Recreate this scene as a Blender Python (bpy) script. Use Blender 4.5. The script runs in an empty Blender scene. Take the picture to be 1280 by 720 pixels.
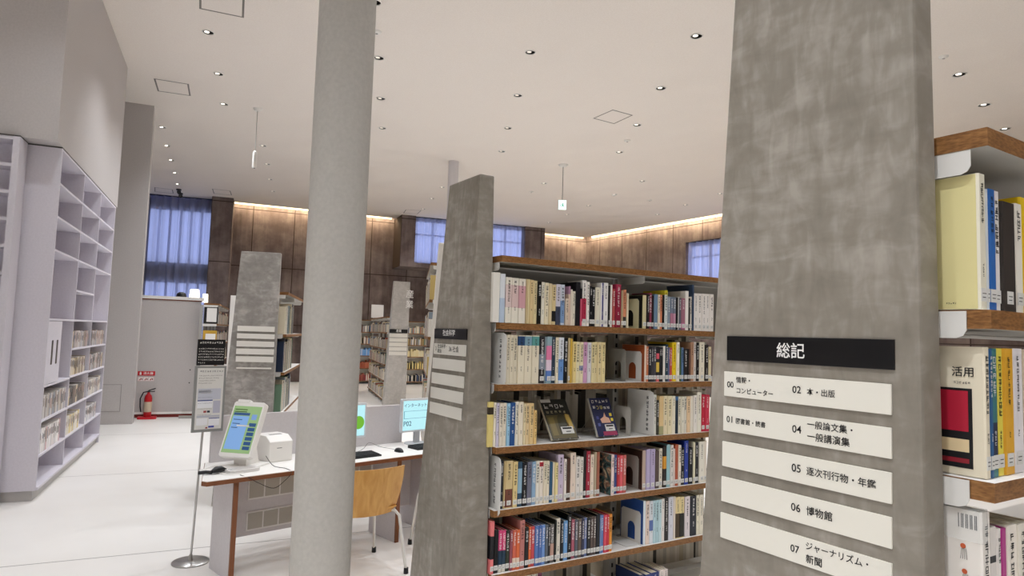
import bpy, bmesh, math, random
from mathutils import Matrix, Vector
random.seed(7)
SC = bpy.context.scene
COL = SC.collection
PI = math.pi

# ---------------------------------------------------------------- camera calibration
F = 828.6; H = 1.70; CEIL = 5.52
PITCH, ROLL, YAW = math.radians(4.06789587), math.radians(-1.75744806), math.radians(32.16013239)
fw = Vector((math.sin(YAW)*math.cos(PITCH), math.cos(YAW)*math.cos(PITCH), math.sin(PITCH)))
rt = Vector((math.cos(YAW), -math.sin(YAW), 0)); up = rt.cross(fw)
cr, sr = math.cos(ROLL), math.sin(ROLL)
RX = cr*rt - sr*up; UP = sr*rt + cr*up
CAM = Vector((0, 0, H))
def ray(x, y): return RX*((x-640)/F) - UP*((y-360)/F) + fw
def onZ(x, y, z=0): d = ray(x, y); return CAM + d*((z-H)/d.z)
def onY(x, y, v): d = ray(x, y); return CAM + d*(v/d.y)
def onX(x, y, v): d = ray(x, y); return CAM + d*(v/d.x)
def onL(x, y, a, b):
    d = ray(x, y); n = Vector((-(b[1]-a[1]), b[0]-a[0]))
    return CAM + d*((n.x*a[0]+n.y*a[1])/(n.x*d.x+n.y*d.y))
cam = bpy.data.cameras.new('camera'); co = bpy.data.objects.new('camera', cam); COL.objects.link(co)
cam.sensor_width = 36; cam.lens = F/1280*36; cam.clip_start = .05; cam.clip_end = 200
co.matrix_world = Matrix(((RX.x, UP.x, -fw.x, 0), (RX.y, UP.y, -fw.y, 0), (RX.z, UP.z, -fw.z, H), (0, 0, 0, 1)))
SC.camera = co

# ---------------------------------------------------------------- materials
def s2l(c):
    c /= 255.0
    return c/12.92 if c <= .04045 else ((c+.055)/1.055)**2.4
def hexc(h):
    return tuple(s2l(int(h[i:i+2], 16)) for i in (0, 2, 4)) + (1,)
MC = {}
def mat(h, rough=.5, emit=0, metal=0, spec=.4):
    key = (h, rough, emit, metal, spec)
    if key in MC: return MC[key]
    m = bpy.data.materials.new('paint_'+h); m.use_nodes = True
    b = m.node_tree.nodes['Principled BSDF']
    c = hexc(h)
    b.inputs['Base Color'].default_value = (c[0]*.06, c[1]*.06, c[2]*.06, 1) if emit else c
    b.inputs['Roughness'].default_value = rough
    b.inputs['Metallic'].default_value = metal
    b.inputs['Specular IOR Level'].default_value = spec
    if emit:
        b.inputs['Emission Color'].default_value = c
        b.inputs['Emission Strength'].default_value = emit
    MC[key] = m
    return m
def nodemat(name, rough=.5, spec=.4):
    m = bpy.data.materials.new(name); m.use_nodes = True
    nt = m.node_tree; b = nt.nodes['Principled BSDF']
    b.inputs['Roughness'].default_value = rough; b.inputs['Specular IOR Level'].default_value = spec
    def N(t, **kw):
        n = nt.nodes.new(t)
        for k, v in kw.items():
            if k.startswith('i_'): n.inputs[k[2:].replace('_', ' ')].default_value = v
            else: setattr(n, k, v)
        return n
    L = lambda a, b2: nt.links.new(a, b2)
    return m, nt, b, N, L
def ramp(N, cols):
    r = N('ShaderNodeValToRGB')
    e = r.color_ramp.elements
    while len(e) < len(cols): e.new(.5)
    for el, (p, h) in zip(e, cols): el.position = p; el.color = hexc(h)
    return r
def coords(N, L, scale=(1, 1, 1), rot=(0, 0, 0), loc=(0, 0, 0)):
    t = N('ShaderNodeTexCoord'); mp = N('ShaderNodeMapping')
    mp.inputs['Scale'].default_value = scale; mp.inputs['Rotation'].default_value = rot; mp.inputs['Location'].default_value = loc
    L(t.outputs['Object'], mp.inputs['Vector'])
    return mp.outputs['Vector']
def bump(N, L, b, src, strength, dist):
    bp = N('ShaderNodeBump'); bp.inputs['Strength'].default_value = strength; bp.inputs['Distance'].default_value = dist
    L(src, bp.inputs['Height']); L(bp.outputs['Normal'], b.inputs['Normal'])

def mk_plaster_grey(name, lo, mid, hi):
    m, nt, b, N, L = nodemat(name, .5, .35)
    n = N('ShaderNodeTexNoise', i_Scale=2.2, i_Detail=7.0, i_Roughness=.6, i_Distortion=.25); L(coords(N, L, (1, 1, .8)), n.inputs['Vector'])
    def strokes(rot, sc, loc):
        q = N('ShaderNodeTexNoise', i_Scale=1.0, i_Detail=3.0, i_Roughness=.55, i_Distortion=.5); L(coords(N, L, sc, rot, loc), q.inputs['Vector']); return q.outputs['Fac']
    a = strokes((.6, 0, 0), (14, 34, 11), (0, 0, 0)); c = strokes((-.5, 0, .1), (14, 11, 26), (3, 1, 7))
    mk = N('ShaderNodeTexNoise', i_Scale=1.6, i_Detail=2.0); L(coords(N, L, (1, 1, 1), (0, 0, 0), (5, 2, 1)), mk.inputs['Vector'])
    mx = N('ShaderNodeMixRGB'); L(mk.outputs['Fac'], mx.inputs['Fac']); L(a, mx.inputs[1]); L(c, mx.inputs[2])
    ad = N('ShaderNodeMixRGB'); ad.inputs['Fac'].default_value = .6
    L(n.outputs['Fac'], ad.inputs[1]); L(mx.outputs[0], ad.inputs[2])
    r = ramp(N, [(.38, lo), (.5, mid), (.62, hi)])
    L(ad.outputs[0], r.inputs['Fac']); L(r.outputs['Color'], b.inputs['Base Color'])
    bump(N, L, b, ad.outputs[0], .12, .004)
    return m
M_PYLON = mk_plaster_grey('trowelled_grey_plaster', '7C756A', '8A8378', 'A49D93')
M_PYLON_LIT = mk_plaster_grey('lit_grey_plaster', '8E8A85', '9F9B96', 'BFBBB6')  # same plaster with brightness put into the colour, for a dimly lit pylon
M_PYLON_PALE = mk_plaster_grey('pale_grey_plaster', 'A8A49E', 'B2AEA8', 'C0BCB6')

def mk_wood():
    m, nt, b, N, L = nodemat('strand_board_edge', .5)
    n = N('ShaderNodeTexNoise', i_Scale=1.0, i_Detail=6.0, i_Roughness=.7); L(coords(N, L, (30, 30, 160)), n.inputs['Vector'])
    n2 = N('ShaderNodeTexVoronoi', i_Scale=1.0); L(coords(N, L, (90, 90, 300)), n2.inputs['Vector'])
    ad = N('ShaderNodeMath', operation='MULTIPLY_ADD'); ad.inputs[1].default_value = .35
    L(n2.outputs['Distance'], ad.inputs[0]); L(n.outputs['Fac'], ad.inputs[2])
    r = ramp(N, [(.35, '573819'), (.6, '7B522A'), (.9, '9C6F40')])
    L(ad.outputs[0], r.inputs['Fac']); L(r.outputs['Color'], b.inputs['Base Color'])
    return m
M_WOOD = mk_wood()
def mk_ply():
    m, nt, b, N, L = nodemat('honey_plywood', .38)
    n = N('ShaderNodeTexNoise', i_Scale=1.0, i_Detail=5.0, i_Distortion=.7); L(coords(N, L, (26, 26, 6)), n.inputs['Vector'])
    r = ramp(N, [(.3, 'C08A42'), (.7, 'D6A55E')]); L(n.outputs['Fac'], r.inputs['Fac']); L(r.outputs['Color'], b.inputs['Base Color'])
    return m
M_PLY = mk_ply()
def mk_art():
    m, nt, b, N, L = nodemat('swirled_cover_print', .4)
    n = N('ShaderNodeTexNoise', i_Scale=14.0, i_Detail=3.0, i_Distortion=2.5); L(coords(N, L), n.inputs['Vector'])
    r = ramp(N, [(.38, '1A1E20'), (.5, '4A6A66'), (.58, '8A5A44'), (.68, 'D8CCA8')]); L(n.outputs['Fac'], r.inputs['Fac']); L(r.outputs['Color'], b.inputs['Base Color'])
    return m
M_ART = mk_art()
def mk_concrete():
    m, nt, b, N, L = nodemat('brown_board_concrete', .7, .2)
    v = coords(N, L)
    n = N('ShaderNodeTexNoise', i_Scale=.9, i_Detail=9.0, i_Roughness=.62); L(v, n.inputs['Vector'])
    n2 = N('ShaderNodeTexNoise', i_Scale=1.0, i_Detail=5.0); L(coords(N, L, (7, 7, .7)), n2.inputs['Vector'])
    ad = N('ShaderNodeMath', operation='MULTIPLY_ADD'); ad.inputs[1].default_value = .3
    L(n2.outputs['Fac'], ad.inputs[0]); L(n.outputs['Fac'], ad.inputs[2])
    r = ramp(N, [(.42, '463A37'), (.62, '685B58'), (.82, '8A7D78')]); L(ad.outputs[0], r.inputs['Fac'])
    sx = N('ShaderNodeSeparateXYZ'); L(v, sx.inputs[0]); cb = N('ShaderNodeCombineXYZ'); L(sx.outputs['X'], cb.inputs['X']); L(sx.outputs['Z'], cb.inputs['Y'])
    br = N('ShaderNodeTexBrick', offset=0.0, i_Scale=1.0); br.inputs['Brick Width'].default_value = 1.25; br.inputs['Row Height'].default_value = 1.8
    br.inputs['Mortar Size'].default_value = .014; br.inputs['Mortar Smooth'].default_value = .2
    L(cb.outputs[0], br.inputs['Vector'])
    mx = N('ShaderNodeMixRGB'); mx.inputs[2].default_value = hexc('3A2E28'); L(br.outputs['Fac'], mx.inputs['Fac']); L(r.outputs['Color'], mx.inputs[1])
    # tie holes
    vo = N('ShaderNodeTexVoronoi', i_Scale=1.0); vo.inputs['Randomness'].default_value = 0.0
    L(coords(N, L, (1.6, .01, 1.6), (0, 0, 0), (.3, .5, .2)), vo.inputs['Vector'])
    L(mx.outputs[0], b.inputs['Base Color'])
    bump(N, L, b, ad.outputs[0], .25, .02)
    return m
M_CONC = mk_concrete()
def mk_floor():
    m, nt, b, N, L = nodemat('pale_polished_floor', .33, .35)
    v = coords(N, L, (1, 1, 1), (0, 0, math.radians(7)), (150, .38, 0))
    n = N('ShaderNodeTexNoise', i_Scale=.8, i_Detail=6.0); L(v, n.inputs['Vector'])
    r = ramp(N, [(.3, 'E6E3DE'), (.7, 'F0EEEA')]); L(n.outputs['Fac'], r.inputs['Fac'])
    br = N('ShaderNodeTexBrick', offset=0.0, i_Scale=1.0); br.inputs['Brick Width'].default_value = 400.0; br.inputs['Row Height'].default_value = 3.05
    br.inputs['Mortar Size'].default_value = .006; L(v, br.inputs['Vector'])
    mx = N('ShaderNodeMixRGB'); mx.inputs[2].default_value = hexc('85827C'); L(br.outputs['Fac'], mx.inputs['Fac']); L(r.outputs['Color'], mx.inputs[1])
    L(mx.outputs[0], b.inputs['Base Color'])
    return m
M_FLOOR = mk_floor()
def mk_ceiling():
    m, nt, b, N, L = nodemat('cream_sprayed_ceiling', .85, .1)
    n = N('ShaderNodeTexNoise', i_Scale=60.0, i_Detail=4.0); L(coords(N, L), n.inputs['Vector'])
    r = ramp(N, [(.3, 'DFD7CF'), (.7, 'E5DED7')]); L(n.outputs['Fac'], r.inputs['Fac']); L(r.outputs['Color'], b.inputs['Base Color'])
    n2 = N('ShaderNodeTexNoise', i_Scale=.45, i_Detail=2.0); L(coords(N, L), n2.inputs['Vector'])
    bump(N, L, b, n2.outputs['Fac'], .6, .35)
    return m
M_CEIL = mk_ceiling()
def mk_wall(name, a, c):
    m, nt, b, N, L = nodemat(name, .7, .2)
    n = N('ShaderNodeTexNoise', i_Scale=55.0, i_Detail=4.0); L(coords(N, L), n.inputs['Vector'])
    r = ramp(N, [(.3, a), (.7, c)]); L(n.outputs['Fac'], r.inputs['Fac']); L(r.outputs['Color'], b.inputs['Base Color'])
    bump(N, L, b, n.outputs['Fac'], .1, .002)
    return m
M_WALL = mk_wall('white_wall_paint', 'BAB5B3', 'C1BCBA')
M_COLUMN = mk_wall('column_paint', 'ABA7A0', 'B3AFA8')
M_LAM = mk_wall('white_laminate', 'CCC8CA', 'D2CED0')
M_SHW = mk_wall('shelving_white', 'D0CCD4', 'D6D2DA')
def mk_curtain():
    m = bpy.data.materials.new('sheer_curtain'); m.use_nodes = True
    nt = m.node_tree; nt.nodes.clear()
    o = nt.nodes.new('ShaderNodeOutputMaterial'); d = nt.nodes.new('ShaderNodeBsdfDiffuse'); t = nt.nodes.new('ShaderNodeBsdfTranslucent')
    tr = nt.nodes.new('ShaderNodeBsdfTransparent')
    d.inputs['Color'].default_value = hexc('A8A6B4'); t.inputs['Color'].default_value = hexc('C4C4D0'); tr.inputs['Color'].default_value = (1, 1, 1, 1)
    a = nt.nodes.new('ShaderNodeMixShader'); a.inputs[0].default_value = .72; c = nt.nodes.new('ShaderNodeMixShader'); c.inputs[0].default_value = .16
    nt.links.new(d.outputs[0], a.inputs[1]); nt.links.new(t.outputs[0], a.inputs[2])
    nt.links.new(a.outputs[0], c.inputs[1]); nt.links.new(tr.outputs[0], c.inputs[2]); nt.links.new(c.outputs[0], o.inputs['Surface'])
    return m
M_CURT = mk_curtain()
def mk_plastic_clear():
    m, nt, b, N, L = nodemat('clear_plastic', .12, .6)
    b.inputs['Alpha'].default_value = .22; b.inputs['Base Color'].default_value = hexc('E8ECEC')
    return m
M_CLEAR = mk_plastic_clear()
M_STEEL = mat('B9B8B6', .3, 0, 1); M_GREYMET = mat('A3A19B', .45); M_WHMET = mat('DDDBD6', .4); M_BLACK = mat('17171A', .45); M_RED = mat('B3141C', .35)
M_PAGES = mat('D9CFB6', .8); M_PAGEG = mat('B9B2A2', .8); M_LABEL = mat('DAD9D4', .5); M_INK = mat('1E1C1C', .6); M_WHITE = mat('ECEAE6', .45)
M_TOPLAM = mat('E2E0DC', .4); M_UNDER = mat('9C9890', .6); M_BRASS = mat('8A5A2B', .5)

# ---------------------------------------------------------------- mesh helpers
class MB:
    def __init__(s): s.v = []; s.f = []; s.m = []; s.mats = []
    def mi(s, m):
        if m not in s.mats: s.mats.append(m)
        return s.mats.index(m)
    def poly(s, pts, m):
        k = len(s.v); s.v += [tuple(p) for p in pts]; s.f.append(tuple(range(k, k+len(pts)))); s.m.append(s.mi(m))
    def hexa(s, p, m, mtop=None, mbot=None, mf=None, mb_=None):
        # p: 4 bottom (ccw from above), 4 top
        k = len(s.v); s.v += [tuple(q) for q in p]; i = s.mi(m)
        fs = [(3, 2, 1, 0), (4, 5, 6, 7), (0, 1, 5, 4), (1, 2, 6, 5), (2, 3, 7, 6), (3, 0, 4, 7)]
        for n, f in enumerate(fs):
            s.f.append(tuple(k+j for j in f))
            s.m.append(s.mi(mbot) if (n == 0 and mbot) else s.mi(mtop) if (n == 1 and mtop) else s.mi(mf) if (n == 2 and mf) else s.mi(mb_) if (n == 4 and mb_) else i)
        return s
    def box(s, x0, x1, y0, y1, z0, z1, m, mtop=None, mbot=None, mf=None, mb_=None):
        if x0 > x1: x0, x1 = x1, x0
        if y0 > y1: y0, y1 = y1, y0
        return s.hexa([(x0, y0, z0), (x1, y0, z0), (x1, y1, z0), (x0, y1, z0), (x0, y0, z1), (x1, y0, z1), (x1, y1, z1), (x0, y1, z1)], m, mtop, mbot, mf, mb_)
    def prism(s, pts, axis, a, b, m):
        # extrude 2-D polygon along axis
        def P(u, w, t): return {'x': (t, u, w), 'y': (u, t, w), 'z': (u, w, t)}[axis]
        n = len(pts); k = len(s.v)
        s.v += [P(u, w, a) for u, w in pts] + [P(u, w, b) for u, w in pts]; i = s.mi(m)
        s.f.append(tuple(range(k, k+n))); s.f.append(tuple(range(k+2*n-1, k+n-1, -1))); s.m += [i, i]
        for j in range(n):
            q = (j+1) % n; s.f.append((k+j, k+n+j, k+n+q, k+q)); s.m.append(i)
        return s
    def lathe(s, prof, m, c=(0, 0), seg=24):
        k = len(s.v); i = s.mi(m); n = len(prof)
        for a in range(seg):
            t = 2*PI*a/seg
            for r, z in prof: s.v.append((c[0]+r*math.cos(t), c[1]+r*math.sin(t), z))
        for a in range(seg):
            b2 = (a+1) % seg
            for j in range(n-1):
                s.f.append((k+a*n+j, k+b2*n+j, k+b2*n+j+1, k+a*n+j+1)); s.m.append(i)
        if prof[0][0] > 1e-5: s.f.append(tuple(k+a*n for a in range(seg-1, -1, -1))); s.m.append(i)
        if prof[-1][0] > 1e-5: s.f.append(tuple(k+a*n+n-1 for a in range(seg))); s.m.append(i)
        return s
    def tube(s, pts, r, m, seg=8, rs=None):
        pts = [Vector(p) for p in pts]; k = len(s.v); i = s.mi(m); n = len(pts); ref = None
        for j, p in enumerate(pts):
            d = (pts[min(j+1, n-1)] - pts[max(j-1, 0)]).normalized()
            if ref is None: ref = d.orthogonal().normalized()
            ref = (ref - d*ref.dot(d)).normalized(); w = d.cross(ref)
            rr = rs[j] if rs else r
            for a in range(seg):
                t = 2*PI*a/seg; s.v.append(tuple(p + (ref*math.cos(t) + w*math.sin(t))*rr))
        for j in range(n-1):
            for a in range(seg):
                b2 = (a+1) % seg; s.f.append((k+j*seg+a, k+j*seg+b2, k+(j+1)*seg+b2, k+(j+1)*seg+a)); s.m.append(i)
        s.f.append(tuple(k+a for a in range(seg-1, -1, -1))); s.f.append(tuple(k+(n-1)*seg+a for a in range(seg))); s.m += [i, i]
        return s
    def build(s, name, parent=None, loc=None, rot=None, smooth=False, bevel=0):
        me = bpy.data.meshes.new(name); me.from_pydata(s.v, [], s.f)
        for m in s.mats: me.materials.append(m)
        me.polygons.foreach_set('material_index', s.m)
        if smooth: me.polygons.foreach_set('use_smooth', [True]*len(s.f))
        me.update()
        o = bpy.data.objects.new(name, me); COL.objects.link(o)
        if parent: o.parent = parent
        if loc: o.location = loc
        if rot is not None: o.rotation_euler = rot if hasattr(rot, '__len__') else (0, 0, rot)
        if bevel:
            bv = o.modifiers.new('bevel', 'BEVEL'); bv.width = bevel; bv.segments = 2; bv.limit_method = 'ANGLE'
        if smooth:
            try:
                me.set_sharp_from_angle(angle=math.radians(40))
            except Exception: pass
        return o
def tag(o, label, cat, group=None, kind=None):
    if label: o['label'] = label
    if cat: o['category'] = cat
    if group: o['group'] = group
    if kind: o['kind'] = kind
    return o
def thing(name, label, cat, loc=(0, 0, 0), rot=0, group=None):
    o = bpy.data.objects.new(name, None); COL.objects.link(o); o.location = loc; o.rotation_euler = (0, 0, rot) if not hasattr(rot, '__len__') else rot
    o.empty_display_size = .1
    return tag(o, label, cat, group)
def struct(o): o['kind'] = 'structure'; return o
def copy_tree(o, parent=None):
    c = o.copy(); COL.objects.link(c)
    if parent: c.parent = parent
    for ch in list(o.children): copy_tree(ch, c)
    return c
ORD = 'first second third fourth fifth sixth seventh eighth ninth tenth eleventh twelfth thirteenth fourteenth fifteenth sixteenth seventeenth eighteenth nineteenth twentieth twenty-first twenty-second twenty-third twenty-fourth twenty-fifth twenty-sixth twenty-seventh twenty-eighth twenty-ninth thirtieth thirty-first thirty-second thirty-third thirty-fourth thirty-fifth thirty-sixth thirty-seventh thirty-eighth thirty-ninth fortieth'.split()

# ---------------------------------------------------------------- lettering
TXC = {}
def text_geo(body):
    if body in TXC: return TXC[body]
    c = bpy.data.curves.new('t', 'FONT'); c.body = body; c.size = 1; c.resolution_u = 3; c.space_line = 1.25; c.offset = .010
    o = bpy.data.objects.new('t', c); COL.objects.link(o)
    me = bpy.data.meshes.new_from_object(o.evaluated_get(bpy.context.evaluated_depsgraph_get()))
    v = [(p.co.x, p.co.y) for p in me.vertices]; f = [tuple(p.vertices) for p in me.polygons]
    bpy.data.objects.remove(o); bpy.data.curves.remove(c); bpy.data.meshes.remove(me)
    if v:
        x0 = min(p[0] for p in v); x1 = max(p[0] for p in v); y0 = min(p[1] for p in v); y1 = max(p[1] for p in v)
        v = [(p[0]-x0, p[1]-y0) for p in v]; TXC[body] = (v, f, x1-x0, y1-y0)
    else: TXC[body] = ([], [], 1, 1)
    return TXC[body]
def put_text(mb, body, mtx, x, y, w, m, h=None):
    """text of width w whose lower-left corner is (x, y) in the plane given by mtx"""
    v, f, tw, th = text_geo(body); s = w/tw; sy = (h/th) if h else s; k = len(mb.v); i = mb.mi(m)
    for a, b in v: mb.v.append(tuple(mtx @ Vector((x+a*s, y+b*sy, 0))))
    for q in f: mb.f.append(tuple(k+j for j in q)); mb.m.append(i)
def glyph(mb, mtx, x, y, s, m, rng):
    """one illegible character-like mark in a cell of size s"""
    def q(a, b, c, d): mb.poly([mtx @ Vector(p) for p in ((x+a*s, y+b*s, 0), (x+c*s, y+b*s, 0), (x+c*s, y+d*s, 0), (x+a*s, y+d*s, 0))], m)
    t = .13
    for hy in rng.sample((.05, .3, .52, .78), rng.choice((2, 2, 3))): q(rng.uniform(.05, .2), hy, rng.uniform(.75, .95), hy+t)
    for hx in rng.sample((.12, .42, .7), rng.choice((1, 2))): q(hx, rng.uniform(.05, .3), hx+t, rng.uniform(.7, .95))
MX = Matrix(((0, 0, -1, 0), (-1, 0, 0, 0), (0, 1, 0, 0), (0, 0, 0, 1)))   # text plane facing -X: right = -Y, up = Z
MY = Matrix(((1, 0, 0, 0), (0, 0, -1, 0), (0, 1, 0, 0), (0, 0, 0, 1)))    # text plane facing -Y: right = +X, up = Z

# ---------------------------------------------------------------- the room
W0 = Vector((3.37, 21.66)); W1 = Vector((15.72, 19.90))
def vline(a, b, z0, z1, th, m, name, mats=None):
    """upright slab from a to b, local x along it, thickness to +y"""
    a = Vector(a[:2]); b = Vector(b[:2]); d = b-a; r = math.atan2(d.y, d.x)
    o = MB().box(0, d.length, 0, th, z0, z1, m).build(name, None, (a.x, a.y, 0), r)
    return o
fl = MB(); fl.poly([(-6, -6, 0), (17, -6, 0), (17, 23.5, 0), (-6, 23.5, 0)], M_FLOOR); struct(fl.build('floor'))
ce = MB(); ce.poly([(-6, -6, CEIL), (-6, 23.1, CEIL), (-6.0, 22.99, CEIL), (W0.x, W0.y, CEIL), (W1.x, W1.y, CEIL), (15.72, -6, CEIL)], M_CEIL)
struct(ce.build('ceiling'))
fd = (W1-W0).normalized(); fn = Vector((-fd.y, fd.x))
a = W0 + fn*.32 - fd*.6; b = W1 + fn*.32 + fd*.6
struct(vline(a, b, 0, 5.95, .25, M_CONC, 'wall_back'))
ro = MB()
# right wall at x = 16.04 facing -X ; local x = -Y (start y=20.6)
y2 = 20.6; wa, wb = y2-15.05, y2-10.2; zb, zt = 3.55, 4.86
ro.box(0, wa, 0, .3, 0, 5.95, M_CONC); ro.box(wb, 26.6, 0, .3, 0, 5.95, M_CONC); ro.box(wa, wb, 0, .3, 0, zb, M_CONC); ro.box(wa, wb, 0, .3, zt, 5.95, M_CONC)
struct(ro.build('wall_right', None, (16.04, y2, 0), -PI/2))
o = MB(); o.box(0, 23, -.25, 0, 0, CEIL, M_WALL); struct(o.build('wall_front', None, (-6.5, -6, 0), 0))
o = MB(); o.box(-6.25, -6, -6, 23.5, 0, CEIL, M_WALL); struct(o.build('wall_left'))
# slot above the ceiling edge that hides the cove light
so = MB(); so.hexa([(W0.x-.6, W0.y-.3, 5.90), (W1.x+.3, W1.y-.3, 5.90), (W1.x+.6, W1.y+.6, 5.90), (W0.x-.6, W0.y+.5, 5.90),
                    (W0.x-.6, W0.y-.3, 5.96), (W1.x+.3, W1.y-.3, 5.96), (W1.x+.6, W1.y+.6, 5.96), (W0.x-.6, W0.y+.5, 5.96)], M_WALL)
so.box(15.5, 16.4, -6, 20.6, 5.90, 5.96, M_WALL)
struct(so.build('trim_1'))
def cove(a, b, inward, label):
    a = Vector(a); b = Vector(b); d = b-a; r = math.atan2(d.y, d.x)
    t = thing('cove_light', label, 'light', (a.x, a.y, 5.56), r, 'cove lights along the ceiling edge')
    MB().box(0, d.length, .06, .12, .004, .03, mat('FFE6BC', .5, 75)).build('light_strip', t)
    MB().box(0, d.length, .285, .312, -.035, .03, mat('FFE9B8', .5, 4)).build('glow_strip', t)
    MB().box(0, d.length, .03, .15, .03, .045, M_WHMET).build('housing', t)
cove(W0+fd*.05, W0+fd*5.05, 1, 'warm strip of cove light above the far concrete wall, beside the tall curtain pier')
cove(W0+fd*10.35, W1+fd*.12, 1, 'short warm strip of cove light running into the far room corner')
cove((15.74, 19.85), (15.74, 4.0), 1, 'long warm strip of cove light along the wall with the high window')

# upper bay on the far wall, with curtain window between concrete cheeks
BZ = 3.95
B0 = Vector((8.30, 20.10)); B1 = Vector((13.35, 19.15)); bd = (B1-B0).normalized(); bnn = Vector((-bd.y, bd.x)); BL = (B1-B0).length; br = math.atan2(bd.y, bd.x)
bm_ = MB()
bm_.box(0, .48, 0, 1.3, BZ-.12, CEIL, M_CONC); bm_.box(BL-.75, BL, 0, 1.3, BZ-.12, CEIL, M_CONC)
bm_.box(.48, BL-.75, 0, 1.3, BZ-.12, BZ+.02, M_CONC)
struct(bm_.build('wall_bay', None, (B0.x, B0.y, 0), br))

def curtain_window(n, a, b, z0, z1, label, setback=.12, band=None, posts=5, head=None):
    """opening from a to b: frame, sky pane behind, pleated sheer curtain in front"""
    a = Vector(a); b = Vector(b); d = b-a; L_ = d.length; r = math.atan2(d.y, d.x)
    w = thing('window_%d' % n, None, None, (a.x, a.y, 0), r); w['kind'] = 'structure'
    f = MB(); y0, y1 = setback+.16, setback+.22
    for k in range(posts+1):
        x = L_*k/posts; f.box(max(0, x-.03), min(L_, x+.03), y0, y1, z0, z1, M_BLACK)
    f.box(0, L_, y0, y1, z1-.12, z1, mat('55514E', .6)); f.box(0, L_, y0, y1, z0, z0+.06, M_BLACK)
    zz = z0 + (z1-z0)*.62; f.box(0, L_, y0+.01, y1-.01, zz, zz+.05, M_BLACK)
    if band: f.box(0, L_, y0+.02, y1-.02, band[0], band[1], mat('6A6561', .7))
    f.build('window_frame', w)
    zh = head or z1
    if head: f2 = MB(); f2.box(0, L_, y0-.02, y1+.1, head, z1, M_CONC); f2.build('window_lintel', w)
    g = MB(); g.box(0, L_, y1+.01, y1+.02, z0, zh, mat('B2C2FC', .5, 2.1)); g.build('window_pane', w)
    t = thing('curtain', label, 'curtain', (a.x, a.y, 0), r, 'sheer curtains')
    c = MB(); n_ = int(L_*60); ci = c.mi(M_CURT); rng = random.Random(n)
    ph = [rng.uniform(0, 6) for _ in range(4)]
    zs = [z0+.005, z0+(z1-z0)*.4, z1-.02]
    for i in range(n_+1):
        x = .02+(L_-.04)*i/n_
        y = setback + .05*math.sin(x*24+ph[0]+1.3*math.sin(x*3.1+ph[1])) + .016*math.sin(x*61+ph[2])
        for k, z in enumerate(zs): c.v.append((x, y*(1 if k else 1.0), z))
    for i in range(n_):
        for k in range(2):
            q = i*3+k; c.f.append((q, q+3, q+4, q+1)); c.m.append(ci)
    c.build('fabric', t, smooth=True)
    MB().box(0, L_, setback-.02, setback+.02, z1-.02, z1, M_BLACK).build('curtain_rail', t)
# far left tall curtain
Ca = Vector((1.13, 21.97)); Cb = Vector((2.80, 21.52))
curtain_window(1, Ca, Cb, .02, CEIL-.01, 'tall bluish sheer curtain hanging to the ceiling beside the brown pier', .10, (2.95, 3.55), 6, head=5.12)
struct(vline((-6, 23.9), (2.3, 22.75), 0, 5.95, .2, M_CONC, 'wall_rear'))
struct(vline((-3, 23.0), (1.13, 21.95), 0, CEIL, .2, M_CONC, 'wall_side'))
o = MB().box(0, .58, 0, .7, 0, CEIL, M_CONC).build('pillar', None, (2.74, 21.12, 0), math.radians(-12)); struct(o)
p0 = B0+bd*.48; p1 = B0+bd*(BL-.75)
curtain_window(2, p0, p1, BZ+.02, CEIL-.01, 'wide pale blue sheer curtain in the raised concrete bay', .10, None, 6)
curtain_window(3, (16.06, 15.05), (16.06, 10.2), zb, zt, 'low blue sheer curtain in the high window under the long cove light', .05, None, 6)

# ---------------------------------------------------------------- left side: upper wall, end wall, low wall
A = Vector((-.358, 7.759)); Bv = Vector((.175, 11.194)); uu = (Bv-A).normalized(); AR = math.atan2(uu.y, uu.x); ln = Vector((-uu.y, uu.x))  # ln points left
o = MB().box(-.22, 3.62, .0, 6, 3.40, CEIL, M_WALL).build('wall_upper', None, (A.x, A.y, 0), AR); struct(o)
o = MB().box(-.02, 3.62, .42, 6, 0, 3.40, M_WALL).build('wall_shelf', None, (A.x, A.y, 0), AR); struct(o)
c0 = Vector((.67, 13.04))
o = MB().box(-5, 0, 0, .22, 0, CEIL, M_WALL).build('wall_end', None, (c0.x, c0.y, 0), AR-PI/2); struct(o)
o = thing('access_panel', 'flush access panel low on the white end wall beside the disc shelving', 'panel', (c0.x, c0.y, 0), AR-PI/2)
pn = MB(); pn.box(-.55, -.20, -.006, -.001, .22, .66, M_WALL); pn.build('door', o)
fr = MB()
for x0, x1, z0, z1 in ((-.558, -.55, .212, .668), (-.20, -.192, .212, .668), (-.55, -.20, .66, .668), (-.55, -.20, .212, .22)): fr.box(x0, x1, -.007, -.001, z0, z1, mat('8E8B87', .6))
fr.build('frame', o)
d0 = Vector((.69, 13.89)); d1 = Vector((1.70, 13.718)); dr = math.atan2((d1-d0).y, (d1-d0).x); DLn = (d1-d0).length
o = MB(); o.box(0, DLn, 0, .14, .06, 2.15, M_WALL); o.box(-.0, DLn+.02, -.012, .15, 2.15, 2.168, mat('7A3B22', .4)); o.box(-.0, DLn+.05, -.018, .2, 2.168, 2.225, M_WHITE); o.box(0, DLn, .01, .14, 0, .06, mat('7A2A22', .5)); o.box(0, DLn, -.006, 0, .06, .10, M_WHITE)
for z in (.62, .86, ): o.box(DLn-.12, DLn-.10, -.008, 0, z, z+.02, M_BLACK)
struct(o.build('partition', None, (d0.x, d0.y, 0), dr))
o = MB(); o.box(-.3, 2.6, .25, 5.5, 0, .70, M_WALL); struct(o.build('floor_platform', None, (d0.x, d0.y, 0), dr))
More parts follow.
